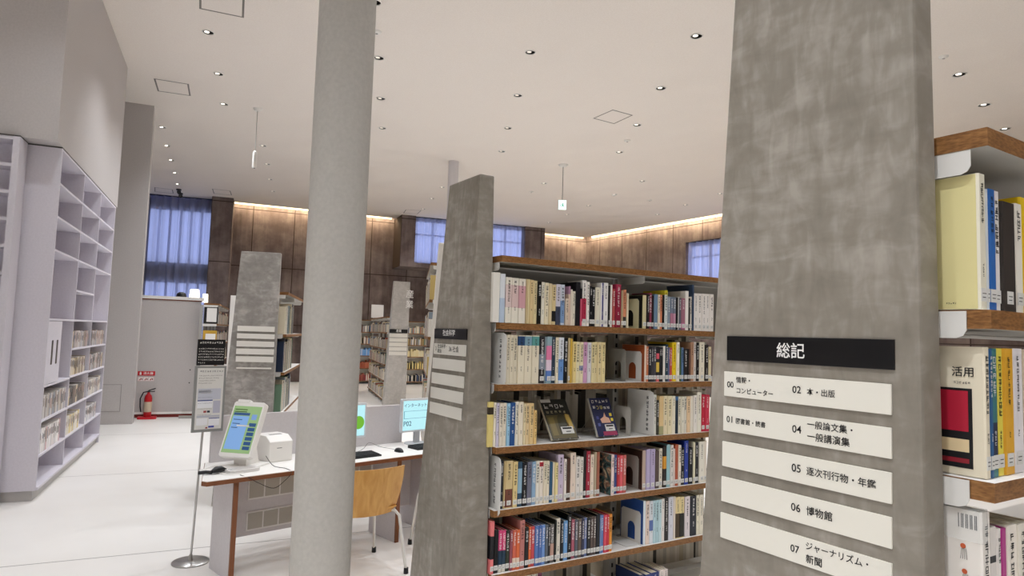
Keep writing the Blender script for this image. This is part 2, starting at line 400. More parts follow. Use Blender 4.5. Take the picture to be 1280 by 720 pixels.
# ---------------------------------------------------------------- round columns
o = MB().lathe([(.125, 0), (.125, CEIL)], M_COLUMN, seg=48).build('column', None, (.882, 2.865, 0), smooth=True); struct(o)
o = MB().lathe([(.115, 0), (.115, CEIL)], M_LAM, seg=32).build('column', None, (6.57, 13.05, 0), smooth=True); struct(o)

# ---------------------------------------------------------------- books
def cname(h):
    r, g, b = (int(h[i:i+2], 16) for i in (0, 2, 4)); mx, mn = max(r, g, b), min(r, g, b); v = mx/255; s = (mx-mn)/max(mx, 1)
    if v < .2: return 'black'
    if s < .13: return 'white' if v > .86 else 'pale grey' if v > .7 else 'grey' if v > .4 else 'charcoal'
    d = mx-mn
    hue = (60*((g-b)/d) % 360) if mx == r else 60*((b-r)/d)+120 if mx == g else 60*((r-g)/d)+240
    if 20 <= hue < 70 and s < .32: return 'cream' if v > .82 else 'beige' if v > .6 else 'brown'
    if hue < 14 or hue >= 345: n = 'red' if s > .5 else 'dusky pink'
    elif hue < 38: n = 'orange' if (s > .5 and v > .7) else 'tan' if v > .65 else 'brown'
    elif hue < 65: n = 'yellow' if (v > .75 and s > .55) else 'buff' if v > .6 else 'olive'
    elif hue < 160: n = 'green'
    elif hue < 200: n = 'teal'
    elif hue < 255: n = 'blue'
    elif hue < 290: n = 'violet'
    else: n = 'pink'
    return ('pale ' if v > .75 and s < .3 and n in ('blue', 'teal', 'green', 'violet', 'pink') else 'dark ' if v < .42 else '') + n
def make_book(loc, rotz, w, h, d, color, label, group, title=None, bands=(), call=True, lean=0, rng=random, parts=True, pages=None, cat='book', ttop=.94):
    w = max(w, .004)
    mb = MB(); t = min(.0022, w*.2)
    cuts = sorted(set([0.0, 1.0] + [b[0] for b in bands] + [b[1] for b in bands]))
    for z0, z1 in zip(cuts[:-1], cuts[1:]):
        c = color
        for b in bands:
            if b[0]-1e-6 <= z0 and z1 <= b[1]+1e-6: c = b[2]
        m = mat(c, .38); e = t*.9
        # spine with chamfered edges, and the two boards
        k = len(mb.v); i = mb.mi(m)
        prof = [(0, d), (0, .003), (e, 0), (w-e, 0), (w, .003), (w, d), (w-t, d), (w-t, .004), (t, .004), (t, d)]
        mb.prism([(x, y) for x, y in prof], 'z', z0*h, z1*h, m)
    if not parts:
        mb.box(t, w-t, .004, d-.004, .003, h-.004, pages or M_PAGES)
    o = mb.build('book', None, loc, (0, lean, rotz))
    tag(o, label, cat, group)
    if parts:
        pg = MB().box(t*1.02, w-t*1.02, .0045, d-.004, .003, h-.004, pages or M_PAGES).build('pages', o)
        if title and w > .006:
            tm = MB(); m = M_INK if title == 'k' else M_WHITE; s = min(w*.66, rng.uniform(.009, .0155)); n = int(min((h*(.5 if title else .4))/(s*1.05), rng.randint(4, 11)))
            mt = Matrix.Translation((0, -.0005, 0)) @ MY; y = h*ttop - s; x = w*.5-s*.5
            for k in range(n): glyph(tm, mt, x, y-k*s*1.05, s, m, rng)
            s2 = s*.6; y2_ = h*.32
            if call is False or h > .2:
                for k in range(rng.randint(2, 4)): glyph(tm, mt, w*.5-s2*.5, y2_-k*s2*1.05, s2, m, rng)
            tm.build('title', o)
        if call and w > .005:
            cl = MB(); q = min(w*.46, .011); z = .022
            cl.box(w*.5-q, w*.5+q, -.0009, -.0002, z-.009, z+.012, M_LABEL)
            cl.box(w*.5-q*.6, w*.5+q*.6, -.0012, -.0009, z+.003, z+.0042, M_INK); cl.box(w*.5-q*.6, w*.5+q*.4, -.0012, -.0009, z-.003, z-.0018, M_INK)
            cl.build('call_label', o)
    return o

# ---------------------------------------------------------------- bookcase builder (steel double-sided library shelving)
def bookcase(name, label, group, loc, rotz, bays, bay_w, tops, depth, both=True, base_h=.05, post=True):
    t = thing(name, label, 'bookcase', loc, rotz, group)
    yc = depth+.03
    for k in range(bays+1):
        x = k*bay_w
        p = MB(); p.box(x-.02 if k else .0, x+.02 if k else .03, yc-.025, yc+.025, 0, tops[0]-.034, M_GREYMET)
        z = .15
        while z < tops[0]-.1:
            p.box((x-.006 if k else .009), (x+.006 if k else .021), yc-.0265, yc-.0251, z, z+.022, M_BLACK); z += .05
        p.build('upright', t)
        MB().box(x-.02 if k else 0, x+.02 if k else .03, .03, 2*yc-.03, 0, base_h, M_GREYMET).build('foot', t)
    for k in range(bays):
        if both: MB().box(k*bay_w+.03, (k+1)*bay_w-.021, yc-.003, yc+.003, tops[1]+.002, tops[0]-.034, mat('7E7A72', .55)).build('back_panel', t)
        for side in ((0, 1) if both else (0,)):
            ya, yb = (0, depth) if side == 0 else (2*yc-depth, 2*yc)
            for z in tops:
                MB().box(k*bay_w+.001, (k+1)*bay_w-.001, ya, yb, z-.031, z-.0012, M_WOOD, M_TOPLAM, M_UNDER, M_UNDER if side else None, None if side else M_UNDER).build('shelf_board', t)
                for x, e in ((k*bay_w, -1), ((k+1)*bay_w, 1)):
                    f = (lambda y: ya+y) if side == 0 else (lambda y: yb-y)
                    outer = (k == 0 and e < 0) or (k == bays-1 and e > 0)
                    if z == tops[0]:
                        xx = x+.002 if e < 0 else x-.004
                        pr = [(f(depth), z-.0315), (f(depth), z-.070), (f(.04), z-.070), (f(.03), z-.066), (f(.025), z-.058), (f(.025), z-.0315)]
                    elif outer:
                        xx = x-.003 if e < 0 else x+.001
                        pr = [(f(depth), z-.003), (f(depth), z-.046), (f(.048), z-.046), (f(.038), z-.042), (f(.033), z-.033), (f(.033), z-.003)]
                    else: continue
                    b_ = MB(); b_.prism(pr, 'x', xx, xx+.002, M_WHMET); b_.build('bracket', t)
    return t
MIDX, MIDY, MIDD = 1.575, 2.6, .235
MID = [2.068, 1.757, 1.475, 1.192, .911, .629, .346, .068]
bookcase('bookcase', 'tall double-sided steel bookcase with wooden shelf edges beside the narrower sign pylon', 'double-sided bookcases', (MIDX, MIDY, 0), 0, 2, .913, MID, MIDD)
NX, NY = 1.165, .469
NEARZ = [2.05, 1.763, 1.50, 1.215, .93, .64, .35, .07]
bookcase('bookcase', 'close-up bookcase corner cut by the photo edge behind the largest sign pylon', 'double-sided bookcases', (NX, NY, 0), 0, 2, .913, NEARZ, .21)

TIER = {1: 'top', 2: 'second', 3: 'third', 4: 'fourth', 5: 'fifth', 6: 'lowest'}
def bookrow(segs, yf, zb, tier, case, ref, start=1, defd=.135, g='books on the middle bookcase', seed=1, call=False):
    rng = random.Random(seed*13+tier); n = start; lastx = None
    for (ox, oy, s, items) in segs:
        for it in items:
            xl, xr, yt, c = it[:4]; title = None; bands = []; opt = {}
            for e in it[4:]:
                if isinstance(e, str): title = e
                elif isinstance(e, tuple): bands.append(e)
                else: opt = e
            P0 = onY(ox+xl/s, oy+yt/s, yf); P1 = onY(ox+xr/s, oy+yt/s, yf)
            h = max(.1, P0.z-zb) ; w = P1.x-P0.x-.0006; x = P0.x
            if lastx is not None and x < lastx+.0004: w -= (lastx+.0004-x); x = lastx+.0004
            w = max(w, .005); lastx = x+w
            d = opt.get('d', defd+rng.uniform(-.012, .012)); yo = opt.get('y', rng.uniform(-.002, .004))
            size = 'tall' if h > .225 else 'small' if h < .165 else ''
            thick = 'thick' if w > .03 else 'slim' if w < .013 else ''
            tt = {'k': ' with dark title', 'w': ' with pale title'}.get(title, '')
            bb = (' and %s band' % cname(bands[0][2])) if bands and not tt else ''
            lab = ' '.join(q for q in (thick or size, cname(c), 'book'+tt+bb+',', ORD[n-1], ref+',', case, TIER[tier], 'row') if q)
            bk = make_book((x, yf+yo, zb), 0, w, h, d, c, opt.get('label', lab), g, title, bands, opt.get('call', call), 0, rng)
            if 'cov' in opt: MB().box(-.0006, -.0001, .004, d-.002, .001, h-.001, opt['cov'] if not isinstance(opt['cov'], str) else mat(opt['cov'], .35)).build('front_cover', bk)
            n += 1
    return n
YF = MIDY+.012
PYL = 'from the pylon'; POST = 'past the post'; CASE = 'middle bookcase'
# ---- top row
bookrow([(610, 330, 8, [
 (62, 130, 80, 'E6E2D8', {'d': .21}), (132, 185, 95, 'DCE1E6', (.0, .5, 'B9C8DA')), (186, 245, 130, 'E6E0D0', (.34, .84, 'D9C4BE'), 'k'), (246, 315, 137, 'E6E0D0', (.34, .84, 'D8BDB8'), 'k'), (316, 385, 146, 'E6E0D0', (.34, .84, 'CF9FA4'), 'k'),
 (387, 404, 150, 'C9B48A'), (405, 424, 152, 'DCCDA0'), (425, 464, 157, 'D9C190', 'k'), (465, 503, 165, 'E0CFA0', 'k'), (504, 540, 175, '16140F', 'w'), (541, 575, 180, 'E8E2D0', 'k'), (576, 615, 186, 'E9DEC0', 'k'), (616, 650, 194, 'D9C7A0'),
 (651, 689, 206, 'D9C493', (.08, .34, '111111'), 'k'), (690, 735, 200, 'CDC9D4', (.0, .45, '3C4256'), 'k'), (736, 776, 205, 'CDD2DC', (.05, .6, '7E9AC0'), 'k')]),
 (700, 340, 9, [(68, 104, 300, 'DCC9B4', 'k'), (106, 128, 160, 'B0849A', (.0, .8, 'DCC4B0')), (129, 149, 195, 'E8DCCB'), (150, 184, 215, 'E8E0CC', 'k'), (186, 235, 112, '17141A', {'d': .2}), (236, 261, 185, '1B1B1D', (.0, .72, 'CC5A72')),
 (263, 309, 92, 'EFEAE3', (.1, .6, 'B02A48'), 'k', {'call': True}), (310, 340, 110, 'F0EBE2', 'k', {'call': True}), (342, 366, 155, '151517', 'w', {'call': True}), (367, 401, 168, '1A1A1C', 'w', {'call': True}), (403, 458, 170, 'E6DFC8', 'k', {'call': True}),
 (462, 478, 122, 'ECE8E4', {'call': True}), (479, 500, 122, '3E3A80', 'w', {'call': True}), (501, 552, 120, 'EFECE6', 'k', {'call': True}), (554, 572, 150, '2A2624', {'call': True}), (573, 600, 143, 'E8E2D6', {'call': True}), (602, 630, 190, 'B8524E', 'w', {'call': True}),
 (632, 690, 137, '8E1E38', 'w', (.82, 1, 'A02848'), {'call': True, 'd': .16}), (692, 716, 205, 'B09A78', {'call': True}), (717, 752, 197, 'D68C68', 'k', (.0, .28, '3A3430'), {'call': True}), (754, 776, 240, 'DED4B4')])], YF, MID[1], 1, CASE, PYL)
bookrow([(795, 350, 10.29, [(96, 142, 193, 'D2C79A', {'d': .17, 'cov': '1A1A18'}), (146, 180, 180, '1E1518', 'w'), (181, 216, 165, '8E3A4E', 'w'), (217, 239, 200, '2A2022'), (240, 284, 182, '7089A0'), (286, 314, 188, 'E6D9C4', 'k'), (315, 344, 190, 'DE8A62', 'k'), (346, 373, 190, '1C1C1C'),
 (375, 414, 130, 'DCE2DE', (.88, 1, 'D8C832'), 'k', {'d': .17}), (416, 450, 212, '8C98A4', 'w'), (451, 484, 217, '7A8698', (.08, .5, 'B77A90'), 'w'), (485, 518, 222, '6F7886', (.08, .5, 'C090A4'), 'w'), (520, 544, 225, '121214'), (545, 560, 216, 'EEECE8'), (561, 589, 228, '6A6672', 'w'), (590, 638, 232, 'A06C7C', (.05, .22, 'C87AA4'), 'w'),
 (640, 682, 140, 'F1ECE4'), (683, 700, 235, '2B2622', 'w'), (701, 724, 215, 'DCD6CA', 'k'), (726, 749, 60, '3A4A62', {'d': .2, 'call': False}),
 (751, 799, 170, 'ECE7E0', 'k'), (800, 849, 172, 'ECE6E0', 'k'), (851, 903, 175, 'ECE7E0', 'k'), (905, 953, 178, 'EDE7E1', 'k'), (955, 1003, 182, 'ECE6DE', 'k')])], YF, MID[1], 1, CASE, POST, call=True, seed=2)
# ---- second row
bookrow([(610, 410, 9, [(216, 254, 75, 'E2D8C0', 'k'), (255, 296, 77, 'E2D8C0', 'k'), (298, 344, 80, 'E0D6BE', 'k'), (346, 419, 82, 'E5DBC2', (.79, .98, '27456E'), 'k', {'label': 'cream volume with navy square at spine head, nearest pylon of three matching, second row'}), (421, 504, 83, 'E5DBC2', (.79, .98, '7FA3B5'), 'k', {'label': 'cream volume with pale blue square at spine head, middle of three matching, second row'}), (506, 586, 85, 'E5DBC2', (.79, .98, '5E9E98'), 'k', {'label': 'cream volume with teal square at spine head, last of three matching, second row'}),
 (590, 643, 95, '222329', (.3, .62, '8A93A0'), 'w', {'call': True}), (645, 664, 100, '8D9AA0'), (665, 724, 95, '8FA8B0', (.05, .27, '5C7FBF'), (.27, .5, 'E4CFDC'), (.5, .8, 'E27FA5'), {'call': True}), (726, 769, 100, '2E3E4E', 'w', {'call': True}), (771, 804, 105, 'E8DEC4', 'k'), (806, 864, 105, 'E4E8EE', (.06, .52, '6A94CC'), 'k'), (866, 905, 112, '17181A', 'w')]),
 (700, 410, 9, [(101, 125, 112, 'C8B48A', {'call': True}), (126, 149, 118, 'D8B24A'), (151, 189, 153, 'E8D28E', 'k'), (190, 229, 155, 'EADFB8', 'k'), (230, 269, 158, 'E8DDB8', (.3, .42, '8A92AE'), 'k'), (270, 315, 157, 'D09EC0', 'k'), (316, 359, 163, 'D8D6DA', 'k'), (360, 394, 160, 'E3D5A4', 'k'), (395, 429, 158, 'E4D4A4', 'k'), (430, 469, 158, 'E3D2A2', 'k'), (470, 516, 160, 'E4D19A', 'k')])], YF, MID[2], 2, CASE, PYL, seed=3)
bookrow([(790, 415, 10.29, [(166, 190, 168, 'E4CDB8', {'d': .18, 'cov': '9A4C28'}), (191, 220, 185, 'CC7C54', 'w'), (221, 250, 192, '26242A', 'w'), (251, 281, 192, '3A383C', 'w'), (282, 316, 193, '4A484E', 'w'), (317, 355, 195, '26262A', (.0, .16, 'E0706E'), (.28, .56, 'D8B850'), (.66, .82, 'E0606E')), (356, 380, 195, '222224', 'w'), (381, 405, 195, '2A2A2C', 'w'), (407, 440, 180, 'EBE7DE'), (442, 475, 160, '1E3A48', 'w'), (476, 495, 198, '6A6E92', 'w'), (496, 524, 202, 'CE5448', 'w'),
 (525, 574, 133, 'E8C81E', 'k', {'d': .19}), (576, 614, 130, 'F0EAD8', 'k'), (616, 639, 198, '3E5A3A'), (640, 669, 200, '5F7FAA', 'k'), (671, 714, 215, '2A2222', 'w'), (716, 734, 217, '100C0C'), (736, 759, 217, '6B4A3E'), (761, 799, 130, 'BA9072', 'k'), (801, 834, 127, 'D8D0C8', 'k'), (836, 869, 140, '191716', 'w'), (872, 938, 130, 'EBE3CE', 'k'), (941, 984, 165, '2A2220', 'w'), (986, 1025, 190, 'E5D7B0', 'k')])], YF, MID[2], 2, CASE, POST, call=True, seed=4)
# ---- third row
bookrow([(605, 490, 9.6, [(66, 129, 122, 'DBC87E', (.72, .88, '3A3024'), {'d': .15}), (131, 160, 128, 'EAE2CE', 'k'), (161, 194, 135, 'CDC6D6', 'k'), (196, 234, 137, 'E4DAC6', 'k'), (236, 284, 136, 'E6DCC8', 'k'), (286, 325, 140, '9CC6DE', 'k'), (326, 385, 130, '24508A', 'w'), (387, 424, 120, 'EBE4D2', 'k'), (426, 480, 120, 'EADFC8', 'k'), (482, 509, 142, 'E2D4AE', 'k'), (511, 554, 138, 'E4CC9E', 'k'), (556, 606, 138, 'E5C890', 'k'), (607, 642, 222, 'E4C17E', 'k')])], YF, MID[3], 3, CASE, PYL, seed=5)
bookrow([(790, 480, 9.6, [(266, 299, 130, 'DEDED2', 'k'), (300, 328, 195, '3A3A30', 'w'), (330, 381, 147, 'E2C48E', (.0, .22, 'A8A478')), (382, 430, 145, 'E8DAB6', 'k'), (431, 480, 145, 'E8DCB6', 'k'), (482, 524, 145, 'EAE2CA', 'k'), (526, 559, 152, '22303E', (.9, 1, '3A6A9C')), (561, 594, 155, 'EAE4CE', 'k'), (596, 629, 153, 'E8E2CE', 'k'), (631, 661, 150, 'DCD6C6', 'k'), (663, 704, 150, 'E8CAA2', 'k'), (706, 739, 150, 'EAE2D2'), (741, 784, 138, 'ECE6DC', 'k'), (786, 838, 100, 'EBE5D4', 'k'), (846, 881, 130, 'C42840', 'w', {'call': True}), (882, 932, 130, 'CA324C', 'w', {'call': True})])], YF, MID[3], 3, CASE, POST, seed=6)
# ---- fourth row
bookrow([(605, 560, 8.47, [(186, 214, 135, '2A2E36', 'w'), (216, 234, 143, 'C8B080'), (236, 314, 140, 'D6C08E', (.02, .4, '744434'), 'k'), (316, 364, 148, 'E2CB90', 'k'), (366, 414, 150, '2E4A60', (.3, .85, '8FB0C4')), (416, 464, 153, '19181B', 'w'), (466, 514, 150, '6E6F80', 'k'), (516, 559, 148, '8CAAC6', 'w'), (561, 599, 142, 'EAE4D6', 'k'), (601, 640, 140, 'EAE0D2', (.87, .97, 'B02030'), 'k'), (641, 666, 140, 'E5DAC2', 'k'), (667, 700, 140, 'E8DEC6', 'k'), (701, 734, 152, '2C5878'), (736, 759, 155, 'EAE0C6'), (761, 790, 160, 'EADA9E', 'k'), (791, 850, 72, 'CABBD0', 'k', {'d': .17})]),
 (695, 550, 8.47, [(92, 118, 205, 'EAE0D6', 'k'), (120, 160, 195, '4A2E22'), (162, 219, 138, 'E8D6C4', 'k'), (221, 262, 180, 'E4DED6', 'k'), (263, 300, 185, 'E6E0D4', 'k'), (302, 329, 112, '221A18'), (331, 370, 120, 'A8283C', 'w'), (372, 411, 158, 'EAD8C4', 'k'), (413, 436, 130, 'B4A48A'), (438, 470, 130, 'A0604A', {'d': .17}),
 (562, 592, 150, 'EAD2CA', 'k', {'y': -.022, 'd': .18, 'cov': M_ART, 'label': 'white-spined picture book jutting forward with illustrated cover, middle bookcase fourth row'}), (593, 624, 160, '4C5E98', 'w'), (626, 654, 162, '3E4E88', 'w'), (656, 681, 165, 'C03038', 'w'), (682, 715, 170, 'E26268', 'w'), (716, 750, 165, 'CA665C', 'w')])], YF, MID[4], 4, CASE, PYL, call=True, seed=7)
bookrow([(785, 540, 9, [(172, 208, 212, 'C2AC9C', {'d': .18, 'cov': '3E2A22'}), (211, 254, 197, 'B6AACA'), (256, 310, 195, 'B6AACA', 'k'), (314, 356, 213, '5A4A44'), (358, 396, 190, 'EAE2CE', 'k'), (404, 440, 160, '2A221E', (.45, .75, 'D8982E')), (442, 481, 145, '9EC6CC'), (483, 515, 150, 'E6DED6', 'k'), (516, 534, 190, 'E1D1C8'), (536, 570, 142, 'B25A3C'), (571, 600, 150, 'EAE0D2', 'k'), (602, 640, 180, '18181B', 'w'), (642, 684, 100, '2A409A', 'w'), (686, 734, 180, '151517', 'w'), (736, 759, 115, 'E4DCBE'), (762, 800, 122, '242428', 'w'), (803, 861, 110, 'EBE6D6', 'k'), (862, 892, 100, 'E8DECE')])], YF, MID[4], 4, CASE, POST, call=True, seed=8)
# ---- fifth row
NAV = (.14, .52, '22384C')
bookrow([(605, 640, 9, [(84, 124, 112, 'E27A7A', (.28, .72, '1D1D20'), {'y': 0}), (126, 174, 208, '101012'), (176, 214, 213, 'DA4A7E', (.0, .14, 'DCD6C8'), NAV, 'w'), (215, 256, 211, 'DA4A7E', (.0, .14, 'DCD6C8'), NAV, 'w'), (258, 300, 214, '30362A', 'w'), (302, 330, 214, '94505A', 'w'), (331, 370, 206, 'D0664E', (.06, .3, 'E8D0BC'), 'w'), (371, 410, 205, 'D96A3E', (.06, .3, 'E8D0BC'), 'w'), (412, 466, 97, 'BA7870', 'k', {'d': .16}), (468, 509, 180, '1B1B1C', 'w'), (510, 540, 175, 'DE6E3E', 'w'), (541, 580, 170, 'C94C50', 'w'), (581, 619, 160, '5A7AB6', 'w'), (620, 655, 155, '4A6AAA', 'w'), (656, 694, 150, '7094CE', 'w'), (696, 729, 150, '5E6670', 'w'), (730, 755, 148, '2C2C2E', 'w'), (756, 798, 145, '6E6A66', (.06, .5, 'C29A8A'), 'w')]),
 (685, 625, 9, [(84, 104, 233, '1C1C18'), (106, 150, 213, 'E6DECE', 'k', {'d': .155}), (152, 181, 240, '161617', 'w'), (182, 226, 240, '70A0D2', 'w'), (228, 270, 165, '0E0E10', 'w', {'d': .155}), (272, 310, 228, 'AA5C6C', 'w'), (311, 345, 225, '5A5E68', 'w'), (346, 384, 220, '6A5A50', 'w'), (385, 414, 213, '34344C', 'w'), (415, 449, 208, '6A7AAA', 'w'), (450, 484, 203, '1E1E20', 'w'), (485, 515, 197, '5A4A44', 'w'), (516, 546, 190, '5E504A', 'w'), (548, 590, 163, '181920'), (591, 606, 180, '7E98C8', 'w'), (607, 634, 178, '6C8AC2', 'w'), (635, 669, 172, 'DA4A5C', 'w'), (670, 695, 168, 'C83242', 'w'), (696, 730, 165, 'E29232', 'k')])], YF, MID[5], 5, CASE, PYL, call=True, seed=9)
bookrow([(765, 610, 9, [(362, 385, 148, 'DAE4EA', {'d': .18, 'cov': '2A4E92'}), (386, 428, 153, 'E8D4C6', 'k'), (430, 470, 152, 'DEE2E6', (.3, .55, '5A70A8'), 'k'), (471, 495, 142, 'C0DAE0', 'k'), (496, 530, 139, 'B6D4DA', 'k'), (531, 561, 135, 'C6DEE2', 'k'), (564, 600, 125, 'EAE4DE', 'k'), (602, 644, 118, '2C2828', 'w'), (646, 699, 105, 'DADAE2', 'k'), (701, 725, 100, 'E2D6C6'), (727, 769, 105, 'E9D69E', (.02, .6, '4A3A22'), 'k'), (771, 820, 105, 'E9D69E', (.02, .6, '201E16'), 'k'), (826, 884, 100, 'E4DADA', 'k'), (890, 954, 95, '20242C', 'w'), (956, 989, 85, 'E8E2CA', 'k'), (991, 1032, 80, 'EAE2CE', 'k')])], YF, MID[5], 5, CASE, POST, seed=10)
# ---- sixth row (only tops show)
bookrow([(640, 670, 10.67, [(70, 110, 560, 'E8E4DA'), (180, 230, 470, 'E8E4DC', 'k'), (240, 290, 465, 'E6E0D4', 'k'), (300, 350, 462, 'DED8CC', 'k'), (352, 410, 500, '7A3A5A', 'w')])], YF, MID[6], 6, CASE, PYL, seed=11)
bookrow([(750, 660, 9.85, [(500, 560, 585, '22305A', 'w', {'d': .19}), (562, 640, 578, '28387A', 'w', {'d': .19}), (642, 735, 560, '2C3A78', 'w', {'d': .19}), (737, 785, 520, 'E8DCD4', 'k'), (786, 836, 512, 'E6D8D2', 'k')])], YF, MID[6], 6, CASE, POST, seed=12)

# ---- near bookcase books
yN = NY+.018
NC = 'close-up bookcase'
def nearrow(items, ox, oy, s, zb, tier):
    bookrow([(ox, oy, s, items)], yN, zb, tier, NC, 'from the pylon', defd=.16, g='books on the close-up bookcase', seed=20+tier, call=True)
nearrow([(318, 368, 35, 'E9E4D0', 'k', {'d': .2, 'cov': 'E0D69C', 'label': 'big cream-covered book at the end of the close-up bookcase top row, plain yellowish cover'}), (371, 391, 155, 'DCE2E6'), (392, 441, 152, '2E68B2', 'k'), (444, 486, 165, 'E6E2DE', 'k'), (490, 584, 245, '3A3430', {'d': .15, 'label': 'dark grey-brown book in the close-up bookcase top row'}), (588, 640, 262, 'EEE8DC', 'k'), (644, 730, 212, 'E8C41E', 'k'), (735, 800, 240, 'D8D0C0', 'k'), (804, 860, 235, '7A4A3A', 'w')], 1170, 210, 6, NEARZ[1], 1)
nearrow([(300, 335, 203, 'E6DCC4', 'k', {'d': .2, 'label': 'cream book with red picture panel on its cover, end of close-up bookcase second row'}), (337, 361, 213, '2A5C8C', 'w'), (363, 405, 213, '3F7A7A', (.06, .42, '222C48'), 'w'), (407, 450, 213, 'E8D854', 'k'), (453, 521, 213, 'E2AA30', 'k'), (525, 600, 213, 'E8E4E6', 'k'), (604, 660, 220, 'D8C8B0', 'k')], 1180, 400, 6, NEARZ[2], 2)
nearrow([(290, 352, 250, 'E8E2DA', 'k', {'d': .2, 'label': 'plastic-sleeved white magazine with bar code and small figures, close-up bookcase third row'}), (362, 412, 365, 'DCD6D0', (.2, .24, '17171A'), (.48, .53, '17171A'), (.74, .79, '17171A')), (413, 440, 372, 'ECE6E0', 'k'), (442, 480, 372, 'B02A82'), (483, 560, 352, 'EEE6DA', 'k'), (564, 640, 340, 'E8E2D4', 'k'), (644, 720, 340, 'E4DACA', 'k')], 1180, 600, 6, NEARZ[3], 3)
def child_on(lab_start, fn):
    for o in COL.objects:
        if o.get('label', '').startswith(lab_start): fn(o); return
# covers that show: red picture panel and title, bar code and figures
def cover_red(o):
    z = o.location.z; x = o.location.x
    mt = Matrix.Translation((-.0006, 0, 0)) @ MX
    m = MB()
    def Q(px, py): p = onX(px, py, x); return (-(p.y-o.location.y), p.z-z)
    def rect(p, q, mm, off=0):
        a_ = Q(*p); b_ = Q(*q); m.poly([Matrix.Translation((-off, 0, 0)) @ mt @ Vector(w) for w in ((a_[0], b_[1], 0), (b_[0], b_[1], 0), (b_[0], a_[1], 0), (a_[0], a_[1], 0))], mm)
    rect((1160, 482), (1217, 587), M_BLACK); rect((1160, 485), (1211, 540), mat('B22038', .4), .0003); rect((1160, 543), (1212, 566), mat('E2CBA0', .4), .0003); rect((1160, 566), (1212, 580), mat('8E2430', .4), .0003)
    m.build('cover_picture', o)
    t = MB(); a_ = Q(1190, 470); b_ = Q(1217, 456)
    put_text(t, '活用', Matrix.Translation((-.0004, 0, 0)) @ mt, a_[0], a_[1], b_[0]-a_[0], M_INK)
    a_ = Q(1192, 479)
    for k in range(6): glyph(t, Matrix.Translation((-.0004, 0, 0)) @ mt, a_[0]+k*.0042, a_[1], .0038, M_INK, random)
    t.build('cover_title', o)
child_on('cream book with red picture', cover_red)
def cover_mag(o):
    x = o.location.x; z = o.location.z; mt = Matrix.Translation((-.0008, 0, 0)) @ MX; m = MB()
    def Q(px, py): p = onX(px, py, x); return (-(p.y-o.location.y), p.z-z)
    a_ = Q(1198, 658); b_ = Q(1224, 646); n = 14; w = (b_[0]-a_[0])/n
    for k in range(n):
        if k % 3 != 1: m.poly([mt @ Vector(v) for v in ((a_[0]+k*w, a_[1], 0), (a_[0]+(k+.6)*w, a_[1], 0), (a_[0]+(k+.6)*w, b_[1], 0), (a_[0]+k*w, b_[1], 0))], M_INK)
    m.build('bar_code', o)
    f = MB()
    for px, py in ((1204, 682), (1206, 714)):
        c = Q(px, py)
        f.poly([mt @ Vector((c[0]+.004*math.cos(t), c[1]+.004*math.sin(t), 0)) for t in [2*PI*k/10 for k in range(10)]], mat('C05A34', .5))
        for k in range(4): f.poly([mt @ Vector(v) for v in ((c[0]-.004+k*.003, c[1]-.02, 0), (c[0]-.0034+k*.003, c[1]-.02, 0), (c[0]-.0014+k*.002, c[1]-.004, 0), (c[0]-.002+k*.002, c[1]-.004, 0))], M_INK)
    f.build('cover_figures', o)
    MB().box(-.0016, .0166, -.001, .19, o.dimensions.z*.8, o.dimensions.z+.004, M_CLEAR).build('plastic_sleeve', o)
child_on('plastic-sleeved', cover_mag)
def cover_marks(o):
    t = MB(); mt = Matrix.Translation((-.001, 0, 0)) @ MX
    for k in range(5): glyph(t, mt, -.03+k*.0032-.02, .009, .003, M_INK, random)
    t.build('cover_print', o)
child_on('big cream-covered', cover_marks)

# ---- dividers (white plates with vertical index lettering), bookends, display books
def divider(px_l, px_r, py_t, py_b, zb, label, drop=0):
    x = onY(px_r, py_t, YF-.02).x
    y0 = MIDY-.015; y1 = MIDY+.19; z0 = zb-drop; z1 = zb+.235
    t = thing('index_divider', label, 'divider', (x, y0, zb), 0, 'white index dividers')
    p = MB(); d = y1-y0; h = z1-zb; r = .03
    pts = [(d, 0), (d, h), (r, h), (r*.3, h-r*.3), (0, h-r), (0, -drop+.02), (.02, -drop), (.03, 0)] if drop else [(d, 0), (d, h), (r, h), (r*.3, h-r*.3), (0, h-r), (0, .012), (.012, 0)]
    p.prism(pts, 'x', -.003, 0, M_WHMET); p.build('plate', t)
    MB().box(0, .05, .03, d, .0005, .002, M_WHMET).build('foot', t)
    g = MB(); mt = Matrix.Translation((-.0036, 0, 0)) @ MX; rg = random.Random(int(zb*1000))
    for k in range(8): glyph(g, mt, -.058, h-.05-k*.023, .0205, M_INK, rg)
    g.build('lettering', t)
divider(614, 633, 416, 478, MID[2], 'white index divider plate standing at the pylon end of the second row')
divider(611, 626, 575, 640, MID[4], 'white index divider plate hanging past the shelf edge, pylon end of fourth row', .03)
divider(800, 817, 492, 545, MID[3], 'grey-white index divider plate at the start of the far bay, third row')
